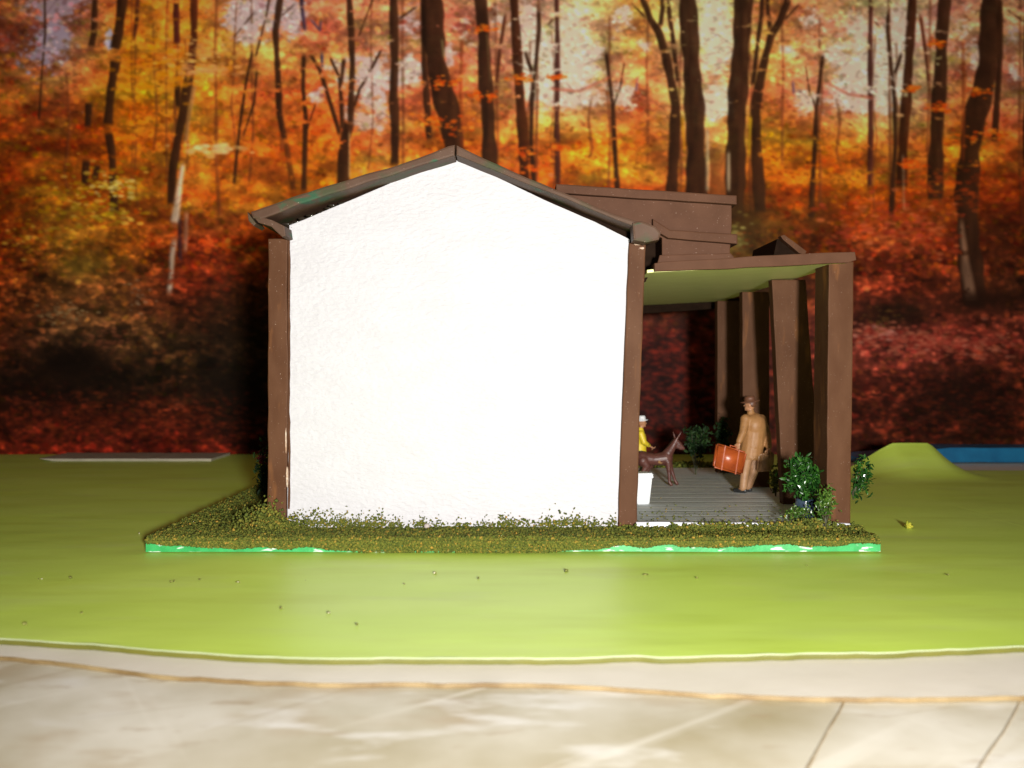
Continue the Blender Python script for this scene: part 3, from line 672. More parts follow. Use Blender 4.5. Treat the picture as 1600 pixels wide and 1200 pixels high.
link('pediment', prism([(1218, 369), (1224, 367), (1229, 371), (1259, 393), (1256, 399), (1247, 396), (1222, 375)], 15.0, 14.95, 15.10, amp=0.004, step=.08, bev=.008, seed=17), BROWN_POST, PR)
link('pediment', prism([(1211, 402), (1217, 372), (1222, 371), (1252, 396), (1250, 402)], 15.0, 15.11, 16.6, amp=0.003, bev=.005), DARK, PR)  # back piece near black, shade of the unlit underside put into its colour
# porch columns: (bottom left, bottom right, top left, top right, Y, depth)
def column(bl, br, tl, tr, y, dep, ytop, sd):
    yb = HZ + (EYE - 0.225) / y * F
    return link('column', prism([(bl, yb), (br, yb), (tr, ytop), (tl, ytop)], y, y, y + dep, amp=0.007, step=.12, bev=.018, seed=sd), BROWN_POST, HOUSE)
column(1291, 1329, 1295, 1334.5, 13.92, 0.62, 408, 21)
column(1224, 1284, 1206, 1259, 16.2, 0.22, 437, 22)
column(1161, 1203, 1160, 1202, 18.5, 0.24, 456, 23)
column(1121, 1160, 1121, 1160, 21.0, 0.26, 470, 24)
# porch floor
FL = link('porch_floor', prism_w([(1.62, ZB + .002), (4.86, ZB + .002), (4.86, .236), (1.62, .236)], 13.96, 22.0, amp=0, bev=.006), PLANK, HOUSE)
link('floor_edge', prism([(994, 826), (1332, 826), (1331, 818), (1250, 817.5), (1120, 817), (994, 816)], 13.87, 13.86, 13.956, amp=0.012, step=.07, bev=.012, seed=31), EDGEW, HOUSE)

# ------------------------------------------------------------------ mossy flock
def chunks(pts, sizes, name, mat, seed=0, rough=.45):
    """one mesh of many tiny torn crumbs"""
    r = np.random.default_rng(seed)
    V0 = np.array([(1, 0, 0), (-1, 0, 0), (0, 1, 0), (0, -1, 0), (0, 0, 1), (0, 0, -1)], float)
    F0 = np.array([(0, 2, 4), (2, 1, 4), (1, 3, 4), (3, 0, 4), (2, 0, 5), (1, 2, 5), (3, 1, 5), (0, 3, 5)])
    n = len(pts)
    q = r.normal(size=(n, 4)); q /= np.linalg.norm(q, axis=1)[:, None]
    w_, x, y, z = q.T
    R = np.stack([1 - 2 * (y * y + z * z), 2 * (x * y - z * w_), 2 * (x * z + y * w_), 2 * (x * y + z * w_), 1 - 2 * (x * x + z * z), 2 * (y * z - x * w_),
                  2 * (x * z - y * w_), 2 * (y * z + x * w_), 1 - 2 * (x * x + y * y)], -1).reshape(n, 3, 3)
    S = V0[None] * (1 + r.uniform(-rough, rough, (n, 6, 3))) * (sizes[:, None, None] * r.uniform(.45, 1.3, (n, 1, 3)))
    co = np.einsum('nij,nkj->nki', R, S) + pts[:, None, :]
    fa = (F0[None] + 6 * np.arange(n)[:, None, None]).reshape(-1, 3)
    me = bpy.data.meshes.new(name)
    me.vertices.add(n * 6); me.vertices.foreach_set('co', co.ravel())
    me.loops.add(fa.size); me.loops.foreach_set('vertex_index', fa.ravel())
    me.polygons.add(len(fa)); me.polygons.foreach_set('loop_start', np.arange(len(fa)) * 3)
    me.update(calc_edges=True)
    return me

rg = np.random.default_rng(5)
P = []; Sz = []
def add(p, s): P.append(p); Sz.append(s)
def zedge(x): return 0
# front strip and left yard
n = 46000
x = rg.uniform(-4.95, 4.97, n); y = rg.uniform(13.19, 14.05, n)
P += list(np.stack([x, y, ZB + rg.uniform(0, .055, n) + .025 * np.array([mnoise.noise((a * 2, b * 2, 0)) for a, b in zip(x, y)])], -1)); Sz += list(rg.uniform(.012, .028, n))
n = 34000
x = rg.uniform(-4.95, -3.2, n); y = rg.uniform(14.0, 22.9, n)
keep = rg.random(n) < np.clip(1.25 - (y - 14) / 13, .4, 1)
x = x[keep]; y = y[keep]; n = len(x)
P += list(np.stack([x, y, ZB + rg.uniform(0, .06, n)], -1)); Sz += list(rg.uniform(.014, .034, n))
n = 2500   # behind and beyond the porch
x = rg.uniform(1.6, 4.95, n); y = rg.uniform(22.05, 22.9, n)
P += list(np.stack([x, y, ZB + rg.uniform(0, .12, n)], -1)); Sz += list(rg.uniform(.02, .06, n))
# spilling over the front edge of the card
n = 22000
x = rg.uniform(-4.95, 4.97, n)
cov = np.array([0.5 + 0.9 * mnoise.noise((a * .9, 3, 1)) + .5 * mnoise.noise((a * 3.1, 8, 1)) for a in x])
mid = np.exp(-((x - (-1.0)) / 2.6) ** 2)
hang = np.clip(.08 * (cov - .25) + .11 * mid + .02, 0.006, .15) + .06 * np.exp(-((x - .0) / .6) ** 2)
t = rg.random(n) ** 1.3
z = ZB - hang * t; k = z > .012
P += list(np.stack([x, 13.19 - rg.uniform(0, .04, n) * (1 - t * .5), z], -1)[k]); Sz += list(rg.uniform(.011, .024, n)[k])
n = 9000
x = rg.uniform(-4.95, 4.97, n)
P += list(np.stack([x, 13.18 + rg.uniform(0, .05, n), .150 + rg.uniform(0, .05, n)], -1)); Sz += list(rg.uniform(.012, .028, n))
# against the gable wall
n = 9000
x = rg.uniform(-3.25, 1.5, n)
dn = np.array([0.42 + .9 * mnoise.noise((a * 1.3, 30, 2)) + .7 * mnoise.noise((a * 5, 31, 2)) for a in x])
dn += .40 * np.exp(-((x + 2.6) / .55) ** 2) + .30 * np.exp(-((x - 0.9) / .7) ** 2) - .30 * np.exp(-((x + 1.0) / .5) ** 2)
h = rg.exponential(.040, n) * (.5 + np.clip(dn, 0, 1)) + rg.uniform(0, .05, n)
k = (rg.random(n) < np.clip(dn, .05, .8) * .52) & (h < .36)
P += list(np.stack([x, 13.985 - rg.uniform(0, .03, n), .225 + h], -1)[k]); Sz += list(rg.uniform(.008, .022, n)[k])
# heap round the left post and its foot
for (cx_, cy_, cz_, rx_, ry_, rz_, m_) in ((-3.48, 13.85, .22, .17, .14, .26, 1100), (-3.2, 13.86, .2, .22, .12, .16, 500), (-3.75, 14.2, .2, .3, .5, .22, 900), (1.62, 13.84, .2, .2, .1, .05, 200), (3.5, 13.83, .2, 1.7, .07, .075, 2600), (2.9, 13.84, .2, .5, .06, .10, 500), (4.0, 13.84, .2, .4, .06, .12, 500), (4.75, 13.8, .2, .25, .15, .06, 300), (4.25, 13.85, .22, .3, .1, .12, 500), (2.4, 13.85, .21, .6, .05, .03, 120)):
    g = rg.normal(size=(m_, 3)) * .5
    pts = np.stack([cx_ + g[:, 0] * rx_, cy_ + g[:, 1] * ry_, cz_ + np.abs(g[:, 2]) * rz_], -1)
    P += list(pts); Sz += list(rg.uniform(.014, .032, m_))
n = 260    # crumbs strayed on the porch floor
x = rg.uniform(1.85, 4.6, n); y = 14 + rg.exponential(.7, n)
P += list(np.stack([x, y, .242 + 0 * x], -1)); Sz += list(rg.uniform(.008, .018, n))
P = np.array(P); Sz = np.array(Sz)
k = (np.abs(P[:, 0] - .01) < 4.95) & (P[:, 1] > 13.14); P = P[k]; Sz = Sz[k]
fl = link('ground_flock', chunks(P, Sz, 'flock', FLOCK, 3), FLOCK)
tag(fl, 'olive green and ochre model moss flock covering the base around the house', 'moss', kind='stuff')

# crumbs on the green sheet, in the photo a few dark and white specks
cr_pts = [(440, 952), (372, 912), (515, 960), (680, 897), (885, 894), (108, 905), (62, 907), (270, 911), (310, 908), (745, 905), (1090, 905), (220, 835), (228, 842), (560, 978), (1010, 900), (1260, 885), (1480, 900), (630, 915), (130, 960), (40, 977)]
pp = []; ss = []
for i, (a, b) in enumerate(cr_pts):
    Y = EYE * F / (b - HZ); c = W(a, b, Y)
    for k in range(3 if i < 5 else 2):
        pp.append((c.x + random.uniform(-.02, .02), Y + random.uniform(-.02, .02), .018)); ss.append(random.uniform(.010, .026))
cm = link('loose_crumbs', chunks(np.array(pp), np.array(ss), 'c', FLOCK, 9), island_mat('crumb', [(0, (.10, .11, .02)), (.8, (.2, .2, .05)), (1, (.6, .55, .4))], .8))
tag(cm, 'loose dark moss crumbs scattered over the green sheet', 'crumbs', kind='stuff')
c = W(1418, 826, EYE * F / (826 - HZ)); g = rg.normal(size=(60, 3)) * np.array([.05, .05, .035])
tf = link('moss_tuft', chunks(np.array(c) + np.abs(g) * np.array([.6, .6, 1]) + np.array([0, 0, .012]), rg.uniform(.018, .032, 60), 't', None, 10),
          island_mat('yellow_moss', [(0, (.22, .26, .02)), (1, (.5, .42, .04))], .8), org=(c.x, c.y, 0))
tag(tf, 'small yellow moss tuft fallen on the green sheet right of the base', 'moss tuft')
peb = blob([('e', W(667, 822, 13.9), (.045, .035, .04))], .01, 2)
tag(link('pebble', peb, material('pebble', (.30, .26, .24), (.38, .33, .30), 12, .7), org=W(667, 822, 13.9), smooth=True), 'small grey pebble lying in the moss against the white wall', 'pebble')

# ------------------------------------------------------------------ plants
def leaves(center, rad, n, size, seed, squash=1.0, shell=.35, clumps=9):
    r = np.random.default_rng(seed)
    cl = r.normal(size=(clumps, 3)); cl /= np.linalg.norm(cl, axis=1)[:, None]; cl *= r.uniform(.25, .75, (clumps, 1))
    ch = r.integers(clumps, size=n)
    d = cl[ch] + r.normal(size=(n, 3)) * shell
    d[:, 2] *= squash
    p = np.array(center) + d * np.array(rad)
    verts = []; faces = []
    for i in range(n):
        a = Vector(r.normal(size=3)).normalized(); b = a.cross(Vector(r.normal(size=3))).normalized(); nn = a.cross(b)
        s = size * r.uniform(.6, 1.35); q = Vector(p[i]); k = len(verts)
        L_ = [(-1, 0, 0), (-.35, .38, .10), (.35, .34, .12), (1, 0, -.05), (.35, -.34, .12), (-.35, -.38, .10), (0, 0, 0)]
        for (u, v, t) in L_: verts.append(q + a * u * s + b * v * s + nn * t * s)
        for j in range(6): faces.append((k + 6, k + j, k + (j + 1) % 6))
    return verts, faces

def mesh_of(v, f):
    me = bpy.data.meshes.new('l'); me.from_pydata([tuple(a) for a in v], [], f); me.update(); return me

def stems(root, center, rad, n, seed, r0=.012):
    r = random.Random(seed); bm = bmesh.new()
    for k in range(n):
        p = Vector(root); tgt = Vector(center) + Vector((r.uniform(-1, 1) * rad[0], r.uniform(-1, 1) * rad[1], r.uniform(-.3, .8) * rad[2])) * .7
        prev = p
        for s in range(1, 6):
            q = p.lerp(tgt, s / 5) + Vector((r.uniform(-.02, .02),) * 3) + Vector((0, 0, .06 * math.sin(s / 5 * 3.14)))
            d = q - prev; rr = r0 * (1 - s / 8)
            bmesh.ops.create_cone(bm, segments=6, radius1=rr * 1.1, radius2=rr, depth=d.length, cap_ends=True,
                                  matrix=Matrix.Translation((prev + q) / 2) @ d.to_track_quat('Z', 'Y').to_matrix().to_4x4())
            prev = q
    return bm_mesh(bm)

def lathe(cx, cy, prof, seg=36):
    bm = bmesh.new(); rings = []
    for r, z in prof: rings.append([bm.verts.new((cx + r * math.cos(2 * math.pi * k / seg), cy + r * math.sin(2 * math.pi * k / seg), z)) for k in range(seg)])
    for a, b in zip(rings, rings[1:]):
        for k in range(seg): bm.faces.new((a[k], a[(k + 1) % seg], b[(k + 1) % seg], b[k]))
    bm.faces.new(rings[0]); bm.faces.new(rings[-1])
    return bm_mesh(bm)

ZF = .236
def potted(px, y, potr, poth, fc, frad, n, size, mat, label, cat, seed, group=None, extra=(), potmat=POTM):
    X = (px - 800) / F * y
    root = empty('potted_plant', (X, y, ZF), label, cat, group)
    r = potr
    link('pot', lathe(X, y, [(r * .62, ZF), (r * .72, ZF + .02), (r * .95, ZF + poth * .4), (r, ZF + poth * .65), (r * .86, ZF + poth * .88), (r * .92, ZF + poth), (r * .74, ZF + poth), (r * .7, ZF + poth * .85)]), potmat, root, smooth=True)
    link('soil', lathe(X, y, [(r * .1, ZF + poth * .80), (r * .76, ZF + poth * .83), (r * .70, ZF + poth * .90), (r * .02, ZF + poth * .92)], 16), STEM, root)
    link('stem', stems((X, y, ZF + poth * .85), fc, frad, 7, seed), STEM, root)
    v, f = leaves(fc, frad, n, size, seed)
    for (c2, r2, n2, s2) in extra:
        v2, f2 = leaves(c2, r2, n2, s2, seed + 5); k = len(v); v += v2; f += [tuple(a + k for a in t) for t in f2]
    link('foliage', mesh_of(v, f), mat, root)
    return root
fc = W(1259, 748, 14.35)
potted(1258, 14.4, .155, .34, fc, (.27, .20, .24), 1050, .046, LEAF, 'glossy green plant in dark blue pot at the foot of the nearest porch column', 'potted plant', 3,
       extra=((W(1250, 725, 14.3), (.20, .15, .14), 170, .05), (W(1262, 775, 14.2), (.10, .08, .10), 40, .045)))
# leafy sprays beside the near column, flock like
def bush(name, c, rad, n, size, mat, label, cat, seed, zroot, stemn=6, rx=0):
    root = empty(name, (c.x + rx, c.y, zroot), label, cat)
    link('stem', stems((c.x + rx, c.y, zroot), c, rad, stemn, seed), STEM, root)
    v, f = leaves(c, rad, n, size, seed); link('foliage', mesh_of(v, f), mat, root)
    return root
bush('creeper', W(1290, 785, 13.78), (.15, .06, .26), 260, .034, LEAF_M if False else island_mat('mid_leaf', [(0, (.015, .05, .006)), (.6, (.05, .11, .012)), (1, (.11, .17, .03))], .3, .5), 'thin leafy creeper growing up the front of the nearest porch column', 'creeper', 8, .22)
bush('trailing_plant', W(1347, 748, 14.5), (.16, .15, .34), 230, .045, LEAF, 'glossy trailing plant on the outer side of the nearest porch column', 'plant', 12, .55, rx=-.13)
bush('low_plant', W(1248, 803, 14.1), (.22, .1, .13), 240, .030, bpy.data.materials['mid_leaf'], 'low pale green leaves around the foot of the blue pot', 'plant', 15, .22)
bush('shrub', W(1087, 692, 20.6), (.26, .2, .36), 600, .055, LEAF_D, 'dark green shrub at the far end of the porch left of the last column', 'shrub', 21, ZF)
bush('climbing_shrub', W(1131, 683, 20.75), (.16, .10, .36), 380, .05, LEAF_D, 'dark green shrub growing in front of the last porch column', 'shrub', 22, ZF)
bush('upright_plant', W(1212, 748, 17.2), (.10, .1, .30), 170, .045, LEAF_O, 'narrow olive green plant standing beside the second porch column', 'plant', 23, ZF)
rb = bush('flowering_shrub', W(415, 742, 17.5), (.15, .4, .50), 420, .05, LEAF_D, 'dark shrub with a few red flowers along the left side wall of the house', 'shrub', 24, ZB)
v, f = leaves(W(409, 716, 17.3), (.08, .2, .12), 34, .05, 33); link('flower', mesh_of(v, f), LEAF_R, rb)

# ------------------------------------------------------------------ figures
def cap(a, ra, b, rb_): return ('c', a, ra, b, rb_)
SKIN = material('painted_skin', (.34, .155, .075), (.40, .19, .095), 20, .5)
TAN = material('tan_coat_paint', (.27, .125, .040), (.32, .155, .055), 9, .55, .3, 30, extra=[((.12, .06, .025), 8, (1, 1, .4), .6, .8)])
TROU = material('tan_trousers_paint', (.30, .155, .075), (.35, .19, .09), 9, .55, .2, 30)
HATB = material('brown_hat_paint', (.09, .035, .018), (.13, .05, .025), 9, .5)
SHOE = material('black_shoe_paint', (.012, .012, .012), (.03, .03, .03), 9, .35)

def hand(wrist, d, side, s=1.0, curl=.9):
    """palm plus four bent fingers and a thumb; d = pointing direction, side = towards the thumb"""
    d = Vector(d).normalized(); side = Vector(side); side = (side - d * side.dot(d)).normalized(); nrm = d.cross(side)
    w_ = Vector(wrist); out = []
    for k, (o, l) in enumerate(((.030, .85), (.010, 1.0), (-.010, .93), (-.030, .74))):
        b = w_ + d * .085 * s + side * o * s
        out.append(cap(w_ + side * o * .6 * s, .017 * s, b, .012 * s))
        p1 = b + (d * math.cos(curl * .5) + nrm * math.sin(curl * .5)) * .036 * l * s
        p2 = p1 + (d * math.cos(curl * 1.4) + nrm * math.sin(curl * 1.4)) * .028 * l * s
        p3 = p2 + (d * math.cos(curl * 2.2) + nrm * math.sin(curl * 2.2)) * .022 * l * s
        out += [cap(b, .0105 * s, p1, .0095 * s), cap(p1, .0095 * s, p2, .009 * s), cap(p2, .009 * s, p3, .008 * s)]
    t0 = w_ + d * .025 * s + side * .02 * s; t1 = t0 + (d * .5 + side * .8).normalized() * .04 * s; t2 = t1 + (d * .9 + side * .1 + nrm * .5).normalized() * .032 * s
    out += [cap(t0, .014 * s, t1, .011 * s), cap(t1, .011 * s, t2, .009 * s)]
    return out

def head_parts(c, fwd, s=1.0):
    """c = skull centre; fwd = facing direction (horizontal)"""
    f = Vector(fwd).normalized(); up = Vector((0, 0, 1)); r = f.cross(up)
    R = Matrix((r, f, up)).transposed()
    o = [('e', c, (.075 * s, .095 * s, .105 * s), R), ('e', c + f * .03 * s - up * .065 * s, (.055 * s, .062 * s, .055 * s), R),
         cap(c + f * .088 * s + up * .005 * s, .010 * s, c + f * .112 * s - up * .028 * s, .014 * s),      # nose
         ('e', c + f * .092 * s - up * .062 * s, (.026 * s, .010 * s, .008 * s), R), ('e', c + f * .08 * s - up * .098 * s, (.022 * s, .02 * s, .018 * s), R),
         ('e', c + f * .086 * s + up * .022 * s, (.045 * s, .012 * s, .008 * s), R)]
    for e in (-1, 1):
        o.append(('e', c + r * .077 * s * e - up * .01 * s, (.012 * s, .022 * s, .032 * s), R))
    return o, R, f, r, up

def eyes(root, c, f, r, up, s, mat):
    for e in (-1, 1):
        bm = bmesh.new()
        bmesh.ops.create_icosphere(bm, subdivisions=2, radius=.011 * s, matrix=Matrix.Translation(c + f * .088 * s + r * .032 * s * e + up * .003 * s))
        link('eye', bm_mesh(bm), mat, root, smooth=True)

def hat(root, c, R, s, crown_h, brim, mat, tilt=0.0, name='hat'):
    bm = bmesh.new(); rings = []
    prof = [(.06, .012), (brim, -.006), (brim, .004), (.085, .020), (.083, crown_h * .55), (.074, crown_h * .92), (.05, crown_h), (.0, crown_h * .86)]
    for (q, z) in prof:
        ring = []
        for k in range(28):
            t = 2 * math.pi * k / 28
            zz = z + (-.012 * math.cos(2 * t) if q == brim else 0)
            ring.append(bm.verts.new(Vector((q * s * .92 * math.cos(t), q * s * 1.12 * math.sin(t), zz * s))))
        rings.append(ring)
    for a, b in zip(rings, rings[1:]):
        for k in range(28): bm.faces.new((a[k], a[(k + 1) % 28], b[(k + 1) % 28], b[k]))
    bm.faces.new(rings[0]); bm.faces.new(rings[-1])
    M = Matrix.Translation(c) @ R.to_4x4() @ Matrix.Rotation(tilt, 4, 'X')
    bm.transform(M)
    return link(name, bm_mesh(bm), mat, root, smooth=True)

# the traveller with two suitcases
YM = 17.7
def m(px, py, dy=0.0): 
    return W(px, py, YM) + Vector((0, dy, 0))
fw = Vector((-.80, .60, 0)).normalized(); rt = fw.cross(Vector((0, 0, 1)))    # his right: away and to the right
zf = ZF
def foot(c): return Vector((c.x, c.y, zf))
hc = m(1172, 632)
hp, R, f_, r_, up_ = head_parts(hc, Vector((-.93, .37, 0)), 1.0)
pel = m(1174, 702); che = m(1177, 665); nk = m(1173, 645)
hipL = pel - rt * .09; hipR = pel + rt * .09
kneL = m(1166, 736) - rt * .05; kneR = m(1176, 736) + rt * .06
ankL = Vector((m(1160, 764).x, YM - .06, zf + .075)); ankR = Vector((m(1171, 764).x, YM + .10, zf + .075))
shL = m(1168, 655) - rt * .10 - Vector((0, .02, 0)); shR = m(1186, 656) + rt * .10
elL = m(1157, 674, -.20); wrL = m(1149, 690, -.26)
elR = m(1199, 679, .02); wrR = m(1198, 699, -.14)
hdL = m(1147, 697, -.27)
body = hp + [cap(hc - Vector((0, 0, .07)), .052, nk, .058), cap(nk, .06, che, .14), ('e', che, (.17, .13, .2), R), cap(che, .15, pel, .135),
             cap(hipL, .10, kneL, .065), cap(kneL, .062, ankL, .042), cap(hipR, .10, kneR, .065), cap(kneR, .062, ankR, .042),
             cap(shL, .07, elL, .048), cap(elL, .046, wrL, .03), cap(shR, .07, elR, .048), cap(elR, .046, wrR, .03),
             cap(ankL, .04, ankL + fw * .13 - Vector((0, 0, .04)), .03), cap(ankR, .04, ankR + fw * .13 - Vector((0, 0, .04)), .03)]
body += hand(wrL, (hdL - wrL), fw, 1.15) + hand(wrR, (0.0, -.05, -1), fw, 1.15)
MAN = link('person', blob(body, .0115, 5), SKIN, org=(ankL.x, YM, zf), smooth=True)
tag(MAN, 'model man in tan overcoat and brown hat carrying two suitcases on the porch', 'person')
coat = [('e', che + Vector((.03, .0, .0)), (.245, .205, .235), R), cap(che + Vector((0.02, 0, .0)),  .215, pel + Vector((0.01, 0, .05)), .215), cap(nk + Vector((0, 0, .0)), .07, che, .17), cap(nk, .065, nk + Vector((0, 0, .035)), .062),
        cap(pel + Vector((0.01, 0, .05)), .205, m(1172, 714), .235), cap(shL, .10, che, .15), cap(shR, .10, che, .15),
        cap(shL, .092, elL, .07), cap(elL, .07, wrL + (elL - wrL) * .12, .058), cap(shR, .092, elR, .072), cap(elR, .072, wrR + (elR - wrR) * .12, .060)]
cme = blob(coat, .0125, 5)
# trim the coat at its hem
bm = bmesh.new(); bm.from_mesh(cme); bmesh.ops.bisect_plane(bm, geom=bm.verts[:] + bm.edges[:] + bm.faces[:], plane_co=m(1170, 717), plane_no=(0.10, 0, 1), clear_inner=True)
es = [e for e in bm.edges if e.is_boundary]
try: bmesh.ops.edgeloop_fill(bm, edges=es)
except Exception: pass
cme2 = bm_mesh(bm)
CO = link('overcoat', cme2, TAN, MAN, smooth=True)
pk = m(1182, 699, -.175)
link('pocket_flap', prism([(1173, 690), (1190, 691), (1189, 716), (1172, 715)], YM, YM - .205, YM - .15, amp=0.003, step=.05, bev=.006), material('coat_shadow_cloth', (.18, .105, .045), (.2, .12, .052), 9, .6), CO) if False else None
tr = []
for hp_, kn, an in ((hipL, kneL, ankL), (hipR, kneR, ankR)):
    tr += [cap(hp_, .105, kn, .082), cap(kn, .082, an + Vector((0, 0, .02)), .072)]
link('trousers', blob(tr, .013, 4), TROU, MAN, smooth=True)
for an in (ankL, ankR):
    link('shoe', blob([cap(an - fw * .035 - Vector((0, 0, .028)), .045, an + fw * .16 - Vector((0, 0, .035)), .038)], .012, 3), SHOE, MAN, smooth=True)
hat(MAN, hc + Vector((0, 0, .045)), R, 1.06, .105, .150, HATB, tilt=-.12)
eyes(MAN, hc, f_, r_, up_, 1.0, SHOE)
link('hair', blob([('e', hc - f_ * .022 + up_ * .012, (.082, .09, .085), R)], .012, 2), HATB, MAN, smooth=True)

def suitcase(corners, y0, y1, mat, label, seed, hd):
    """corners in px at middle depth, clockwise from top left"""
    ym = (y0 + y1) / 2
    c = [W(a, b, ym) for a, b in corners]
    cen = sum(c, Vector()) / 4
    root = empty('suitcase', cen, label, 'suitcase', None)
    def body_me(sc_, ya, yb, bev):
        bm = bmesh.new()
        q = [cen + (p - cen) * sc_ for p in c]
        v0 = [bm.verts.new((p.x, ya, p.z)) for p in q]; v1 = [bm.verts.new((p.x, yb, p.z)) for p in q]
        bm.faces.new(v0); bm.faces.new(v1[::-1])
        for i in range(4): bm.faces.new((v0[i], v1[i], v1[(i + 1) % 4], v0[(i + 1) % 4]))
        bmesh.ops.bevel(bm, geom=bm.edges[:], offset=bev, segments=4, affect='EDGES')
        return bm
    link('case', bm_mesh(body_me(1, y0, y1, .032)), mat, root, smooth=True)
    # shallow straps
    ux = (c[1] - c[0]); uz = (c[3] - c[0])
    bm = bmesh.new()
    for t in (.27, .73):
        a = c[0] + ux * (t - .018); b = c[0] + ux * (t + .018)
        P4 = [a - uz * .004, b - uz * .012, b + uz * 1.004, a + uz * 1.004]
        v0 = [bm.verts.new((p.x, y0 - .003, p.z)) for p in P4]; v1 = [bm.verts.new((p.x, y1 + .003, p.z)) for p in P4]
        bm.faces.new(v0); bm.faces.new(v1[::-1])
        for i in range(4): bm.faces.new((v0[i], v1[i], v1[(i + 1) % 4], v0[(i + 1) % 4]))
    bmesh.ops.bevel(bm, geom=bm.edges[:], offset=.0012, segments=2, affect='EDGES')
    link('strap', bm_mesh(bm), mat, root)
    h0 = c[0] + ux * .46; h1 = c[0] + ux * .66; up = -uz.normalized() * .030
    h0 = Vector((h0.x, ym, h0.z)); h1 = Vector((h1.x, ym, h1.z))
    link('handle', blob([cap(h0, .010, h0 + up, .010), cap(h0 + up, .011, h1 + up, .011), cap(h1 + up, .010, h1, .010)], .006, 2), mat, root, smooth=True)
    return root
ORNG = material('orange_case_paint', (.30, .052, .010), (.38, .075, .014), 7, .35, .25, 20, extra=[((.20, .035, .008), 9, (1, 1, 1), .58, .75)])
BRNC = material('tan_case_paint', (.26, .13, .055), (.31, .165, .07), 7, .45, .25, 20)
suitcase([(1119, 692), (1166, 706), (1159, 742), (1113, 730)], YM - .38, YM - .20, ORNG, 'orange suitcase held in front in the left hand of the man in the tan coat', 1, None)
suitcase([(1184, 709), (1209, 706), (1207, 736), (1182, 737)], YM - .24, YM - .08, BRNC, 'light brown suitcase held behind in the right hand of the man in the tan coat', 2, None)

# figure in yellow behind the foal
YY = 19.6
def q(px, py, dy=0.0): return W(px, py, YY) + Vector((0, dy, 0))
YEL = material('yellow_coat_paint', (.60, .44, .015), (.66, .50, .03), 10, .5, .3, 30, extra=[((.16, .15, .02), 10, (1, 1, 1), .62, .72)])
GRYT = material('grey_green_trousers', (.20, .22, .13), (.26, .27, .16), 9, .6)
s = .82
hc2 = q(1003, 660)
hp2, R2, f2, r2, up2 = head_parts(hc2, Vector((1, -.15, 0)), s)
pe2 = q(1000, 708); ch2 = q(1000, 685); nk2 = q(1001, 671)
pr = Vector((0, -1, 0))
b2 = hp2 + [cap(hc2 - up2 * .05, .04, nk2, .045), cap(nk2, .05, ch2, .11), ('e', ch2, (.10, .14, .15), None), cap(ch2, .115, pe2, .11)]
for e in (-1, 1):
    hip = pe2 + Vector((0, .07 * e, 0)); kn = hip + Vector((.10, .02 * e, -.24)); an = Vector((pe2.x - .02 + .03 * e, hip.y + .03 * e, ZF + .06))
    shd = q(1000, 677) + Vector((0, .14 * e, 0)); el = shd + Vector((.06, .03 * e, -.17)); wr = q(1014, 696) + Vector((0, .08 * e, 0))
    b2 += [cap(hip, .075, kn, .052), cap(kn, .05, an, .034), cap(an, .032, an + Vector((.1, 0, -.03)), .026), cap(shd, .055, el, .04), cap(el, .038, wr, .026)]
    b2 += hand(wr, (.8, 0, -.5), (0, -e, .3), .9)
MK = link('person', blob(b2, .0105, 4), SKIN, org=(pe2.x, YY, ZF), smooth=True)
tag(MK, 'model figure in yellow jacket and white cap standing behind the brown foal', 'person')
jk = [cap(nk2, .06, ch2, .125), ('e', ch2, (.125, .165, .16), None), cap(ch2, .13, pe2 + Vector((0, 0, .02)), .128)]
tr2 = []
for e in (-1, 1):
    hip = pe2 + Vector((0, .07 * e, 0)); kn = hip + Vector((.10, .02 * e, -.24)); an = Vector((pe2.x - .02 + .03 * e, hip.y + .03 * e, ZF + .06))
    shd = q(1000, 677) + Vector((0, .14 * e, 0)); el = shd + Vector((.06, .03 * e, -.17)); wr = q(1014, 696) + Vector((0, .08 * e, 0))
    jk += [cap(shd, .07, el, .055), cap(el, .054, wr + (el - wr) * .15, .042)]
    tr2 += [cap(hip, .09, kn, .07), cap(kn, .068, an + Vector((0, 0, .02)), .056)]
    link('shoe', blob([cap(an - Vector((.03, 0, .022)), .034, an + Vector((.12, 0, -.03)), .030)], .011, 3), SHOE, MK, smooth=True)
link('jacket', blob(jk, .012, 4), YEL, MK, smooth=True)
link('trousers', blob(tr2, .012, 4), GRYT, MK, smooth=True)
hat(MK, hc2 + up2 * .040, R2, s, .12, .135, WHITEP, tilt=.05, name='cap')
eyes(MK, hc2, f2, r2, up2, s, SHOE)

# brown foal
YD = 18.7
def dpt(px, py, dy=0.0): return W(px, py, YD) + Vector((0, dy, 0))
HIDE = material('reddish_brown_hide', (.070, .022, .016), (.10, .034, .024), 8, .45, .35, 22, extra=[((.30, .16, .06), 9, (1, 1, 1.5), .64, .74)])
D = []
rump = dpt(1004, 717); mid = dpt(1022, 718); chest = dpt(1041, 716)
D += [('e', rump, (.15, .135, .155)), cap(rump + Vector((.04, 0, .01)), .13, mid, .115), cap(mid, .115, chest, .13), ('e', chest, (.13, .12, .155))]
wth = dpt(1044, 708); poll = dpt(1056, 689); muz = dpt(1068, 701)
D += [cap(wth, .10, dpt(1051, 698), .07), cap(dpt(1051, 698), .07, poll, .055), cap(poll, .055, dpt(1062, 695), .05), cap(dpt(1062, 695), .05, muz, .032), cap(dpt(1057, 697), .045, dpt(1064, 701), .03)]
for e in (-1, 1):
    D += [cap(poll + Vector((0, .03 * e, .02)), .022, poll + Vector((.06 if e < 0 else -.03, .045 * e, .12)), .018), cap(poll + Vector((.06 if e < 0 else -.03, .045 * e, .12)), .018, poll + Vector((.10 if e < 0 else -.05, .055 * e, .19)), .006)]
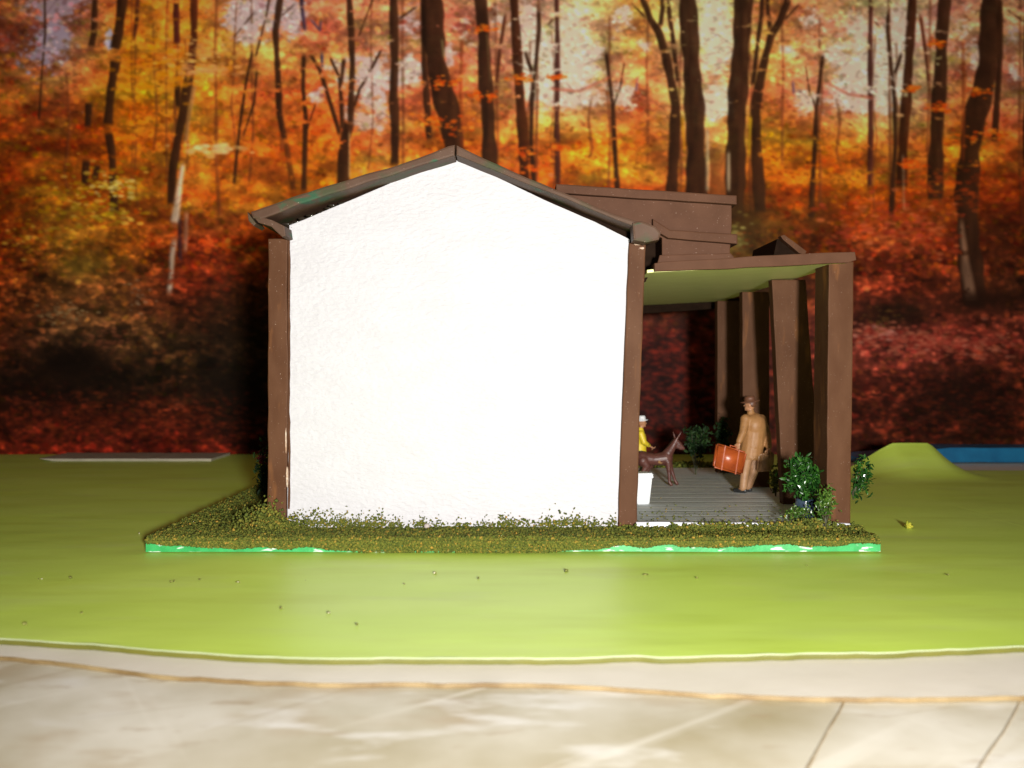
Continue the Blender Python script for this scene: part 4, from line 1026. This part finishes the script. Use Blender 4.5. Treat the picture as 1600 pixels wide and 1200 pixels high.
def leg(top, knee, fet, hoof, r=(.07, .035, .026, .034)):
    return [cap(top, r[0], knee, r[1]), cap(knee, r[1] * 1.05, fet, r[2]), cap(fet, r[2] * 1.1, hoof, r[3])]
zh = ZF + .034
D += leg(dpt(1043, 722, -.07), dpt(1044.5, 739, -.075), dpt(1045, 753, -.075), Vector((dpt(1048, 0).x, YD - .075, zh)))
D += leg(dpt(1046, 722, .07), dpt(1051, 738, .075), dpt(1056, 752, .075), Vector((dpt(1059, 0).x, YD + .08, zh)))
for e, dx in ((-1, 0), (1, 7)):   # hind legs: stifle forward, hock back
    st = dpt(1010 + dx, 727, .075 * e); hk = dpt(1002 + dx, 740, .075 * e); fe = dpt(1004 + dx, 753, .075 * e)
    D += [cap(rump + Vector((.0, .06 * e, -.03)), .11, st, .075), cap(st, .07, hk, .036), cap(hk, .036, fe, .026), cap(fe, .028, Vector((fe.x + .04, fe.y, zh)), .034)]
D += [cap(rump + Vector((-.13, 0, .06)), .03, rump + Vector((-.19, 0, -.08)), .028), cap(rump + Vector((-.19, 0, -.08)), .028, rump + Vector((-.2, 0, -.24)), .012)]
FO = link('foal', blob(D, .0115, 4), HIDE, org=(mid.x, YD, ZF), smooth=True)
tag(FO, 'glossy reddish brown toy foal standing on the porch behind the white bin', 'foal')
mn = []
for k in range(7):
    p = dpt(1043 + k * 1.9, 703 - k * 2.4); mn.append(cap(p + Vector((-.02, 0, .03)), .022, p + Vector((-.05, 0, .0)), .014))
link('mane', blob(mn, .010, 2), DARK, FO, smooth=True)
for e in (-1, 1):
    bm = bmesh.new(); bmesh.ops.create_icosphere(bm, subdivisions=2, radius=.011, matrix=Matrix.Translation(dpt(1060, 693) + Vector((0, .045 * e, 0))))
    link('eye', bm_mesh(bm), SHOE, FO, smooth=True)

# white bin
YW = 16.3
def tb(lo, hi, z0, z1, bev, rz, cx):
    bm = bmesh.new(); v = []
    for hw, z in ((lo, z0), (hi, z1)):
        v.append([bm.verts.new((sx * hw, sy * hw, z)) for sx, sy in ((-1, -1), (1, -1), (1, 1), (-1, 1))])
    bm.faces.new(v[0][::-1]); bm.faces.new(v[1])
    for i in range(4): bm.faces.new((v[0][i], v[0][(i + 1) % 4], v[1][(i + 1) % 4], v[1][i]))
    bmesh.ops.bevel(bm, geom=bm.edges[:], offset=bev, segments=2, affect='EDGES')
    bm.transform(Matrix.Translation((cx, YW, 0)) @ Matrix.Rotation(rz, 4, 'Z'))
    return bm_mesh(bm)
cxb = (1002 - 800) / F * YW
BIN = empty('bin', (cxb, YW, ZF), 'small tapered white plastic bin on the porch beside the right corner post', 'bin')
link('bin_body', tb(.105, .142, ZF + .001, ZF + .43, .010, .22, cxb), WHITEP, BIN)
link('lid', tb(.160, .150, ZF + .432, ZF + .52, .012, .22, cxb), WHITEP, BIN)
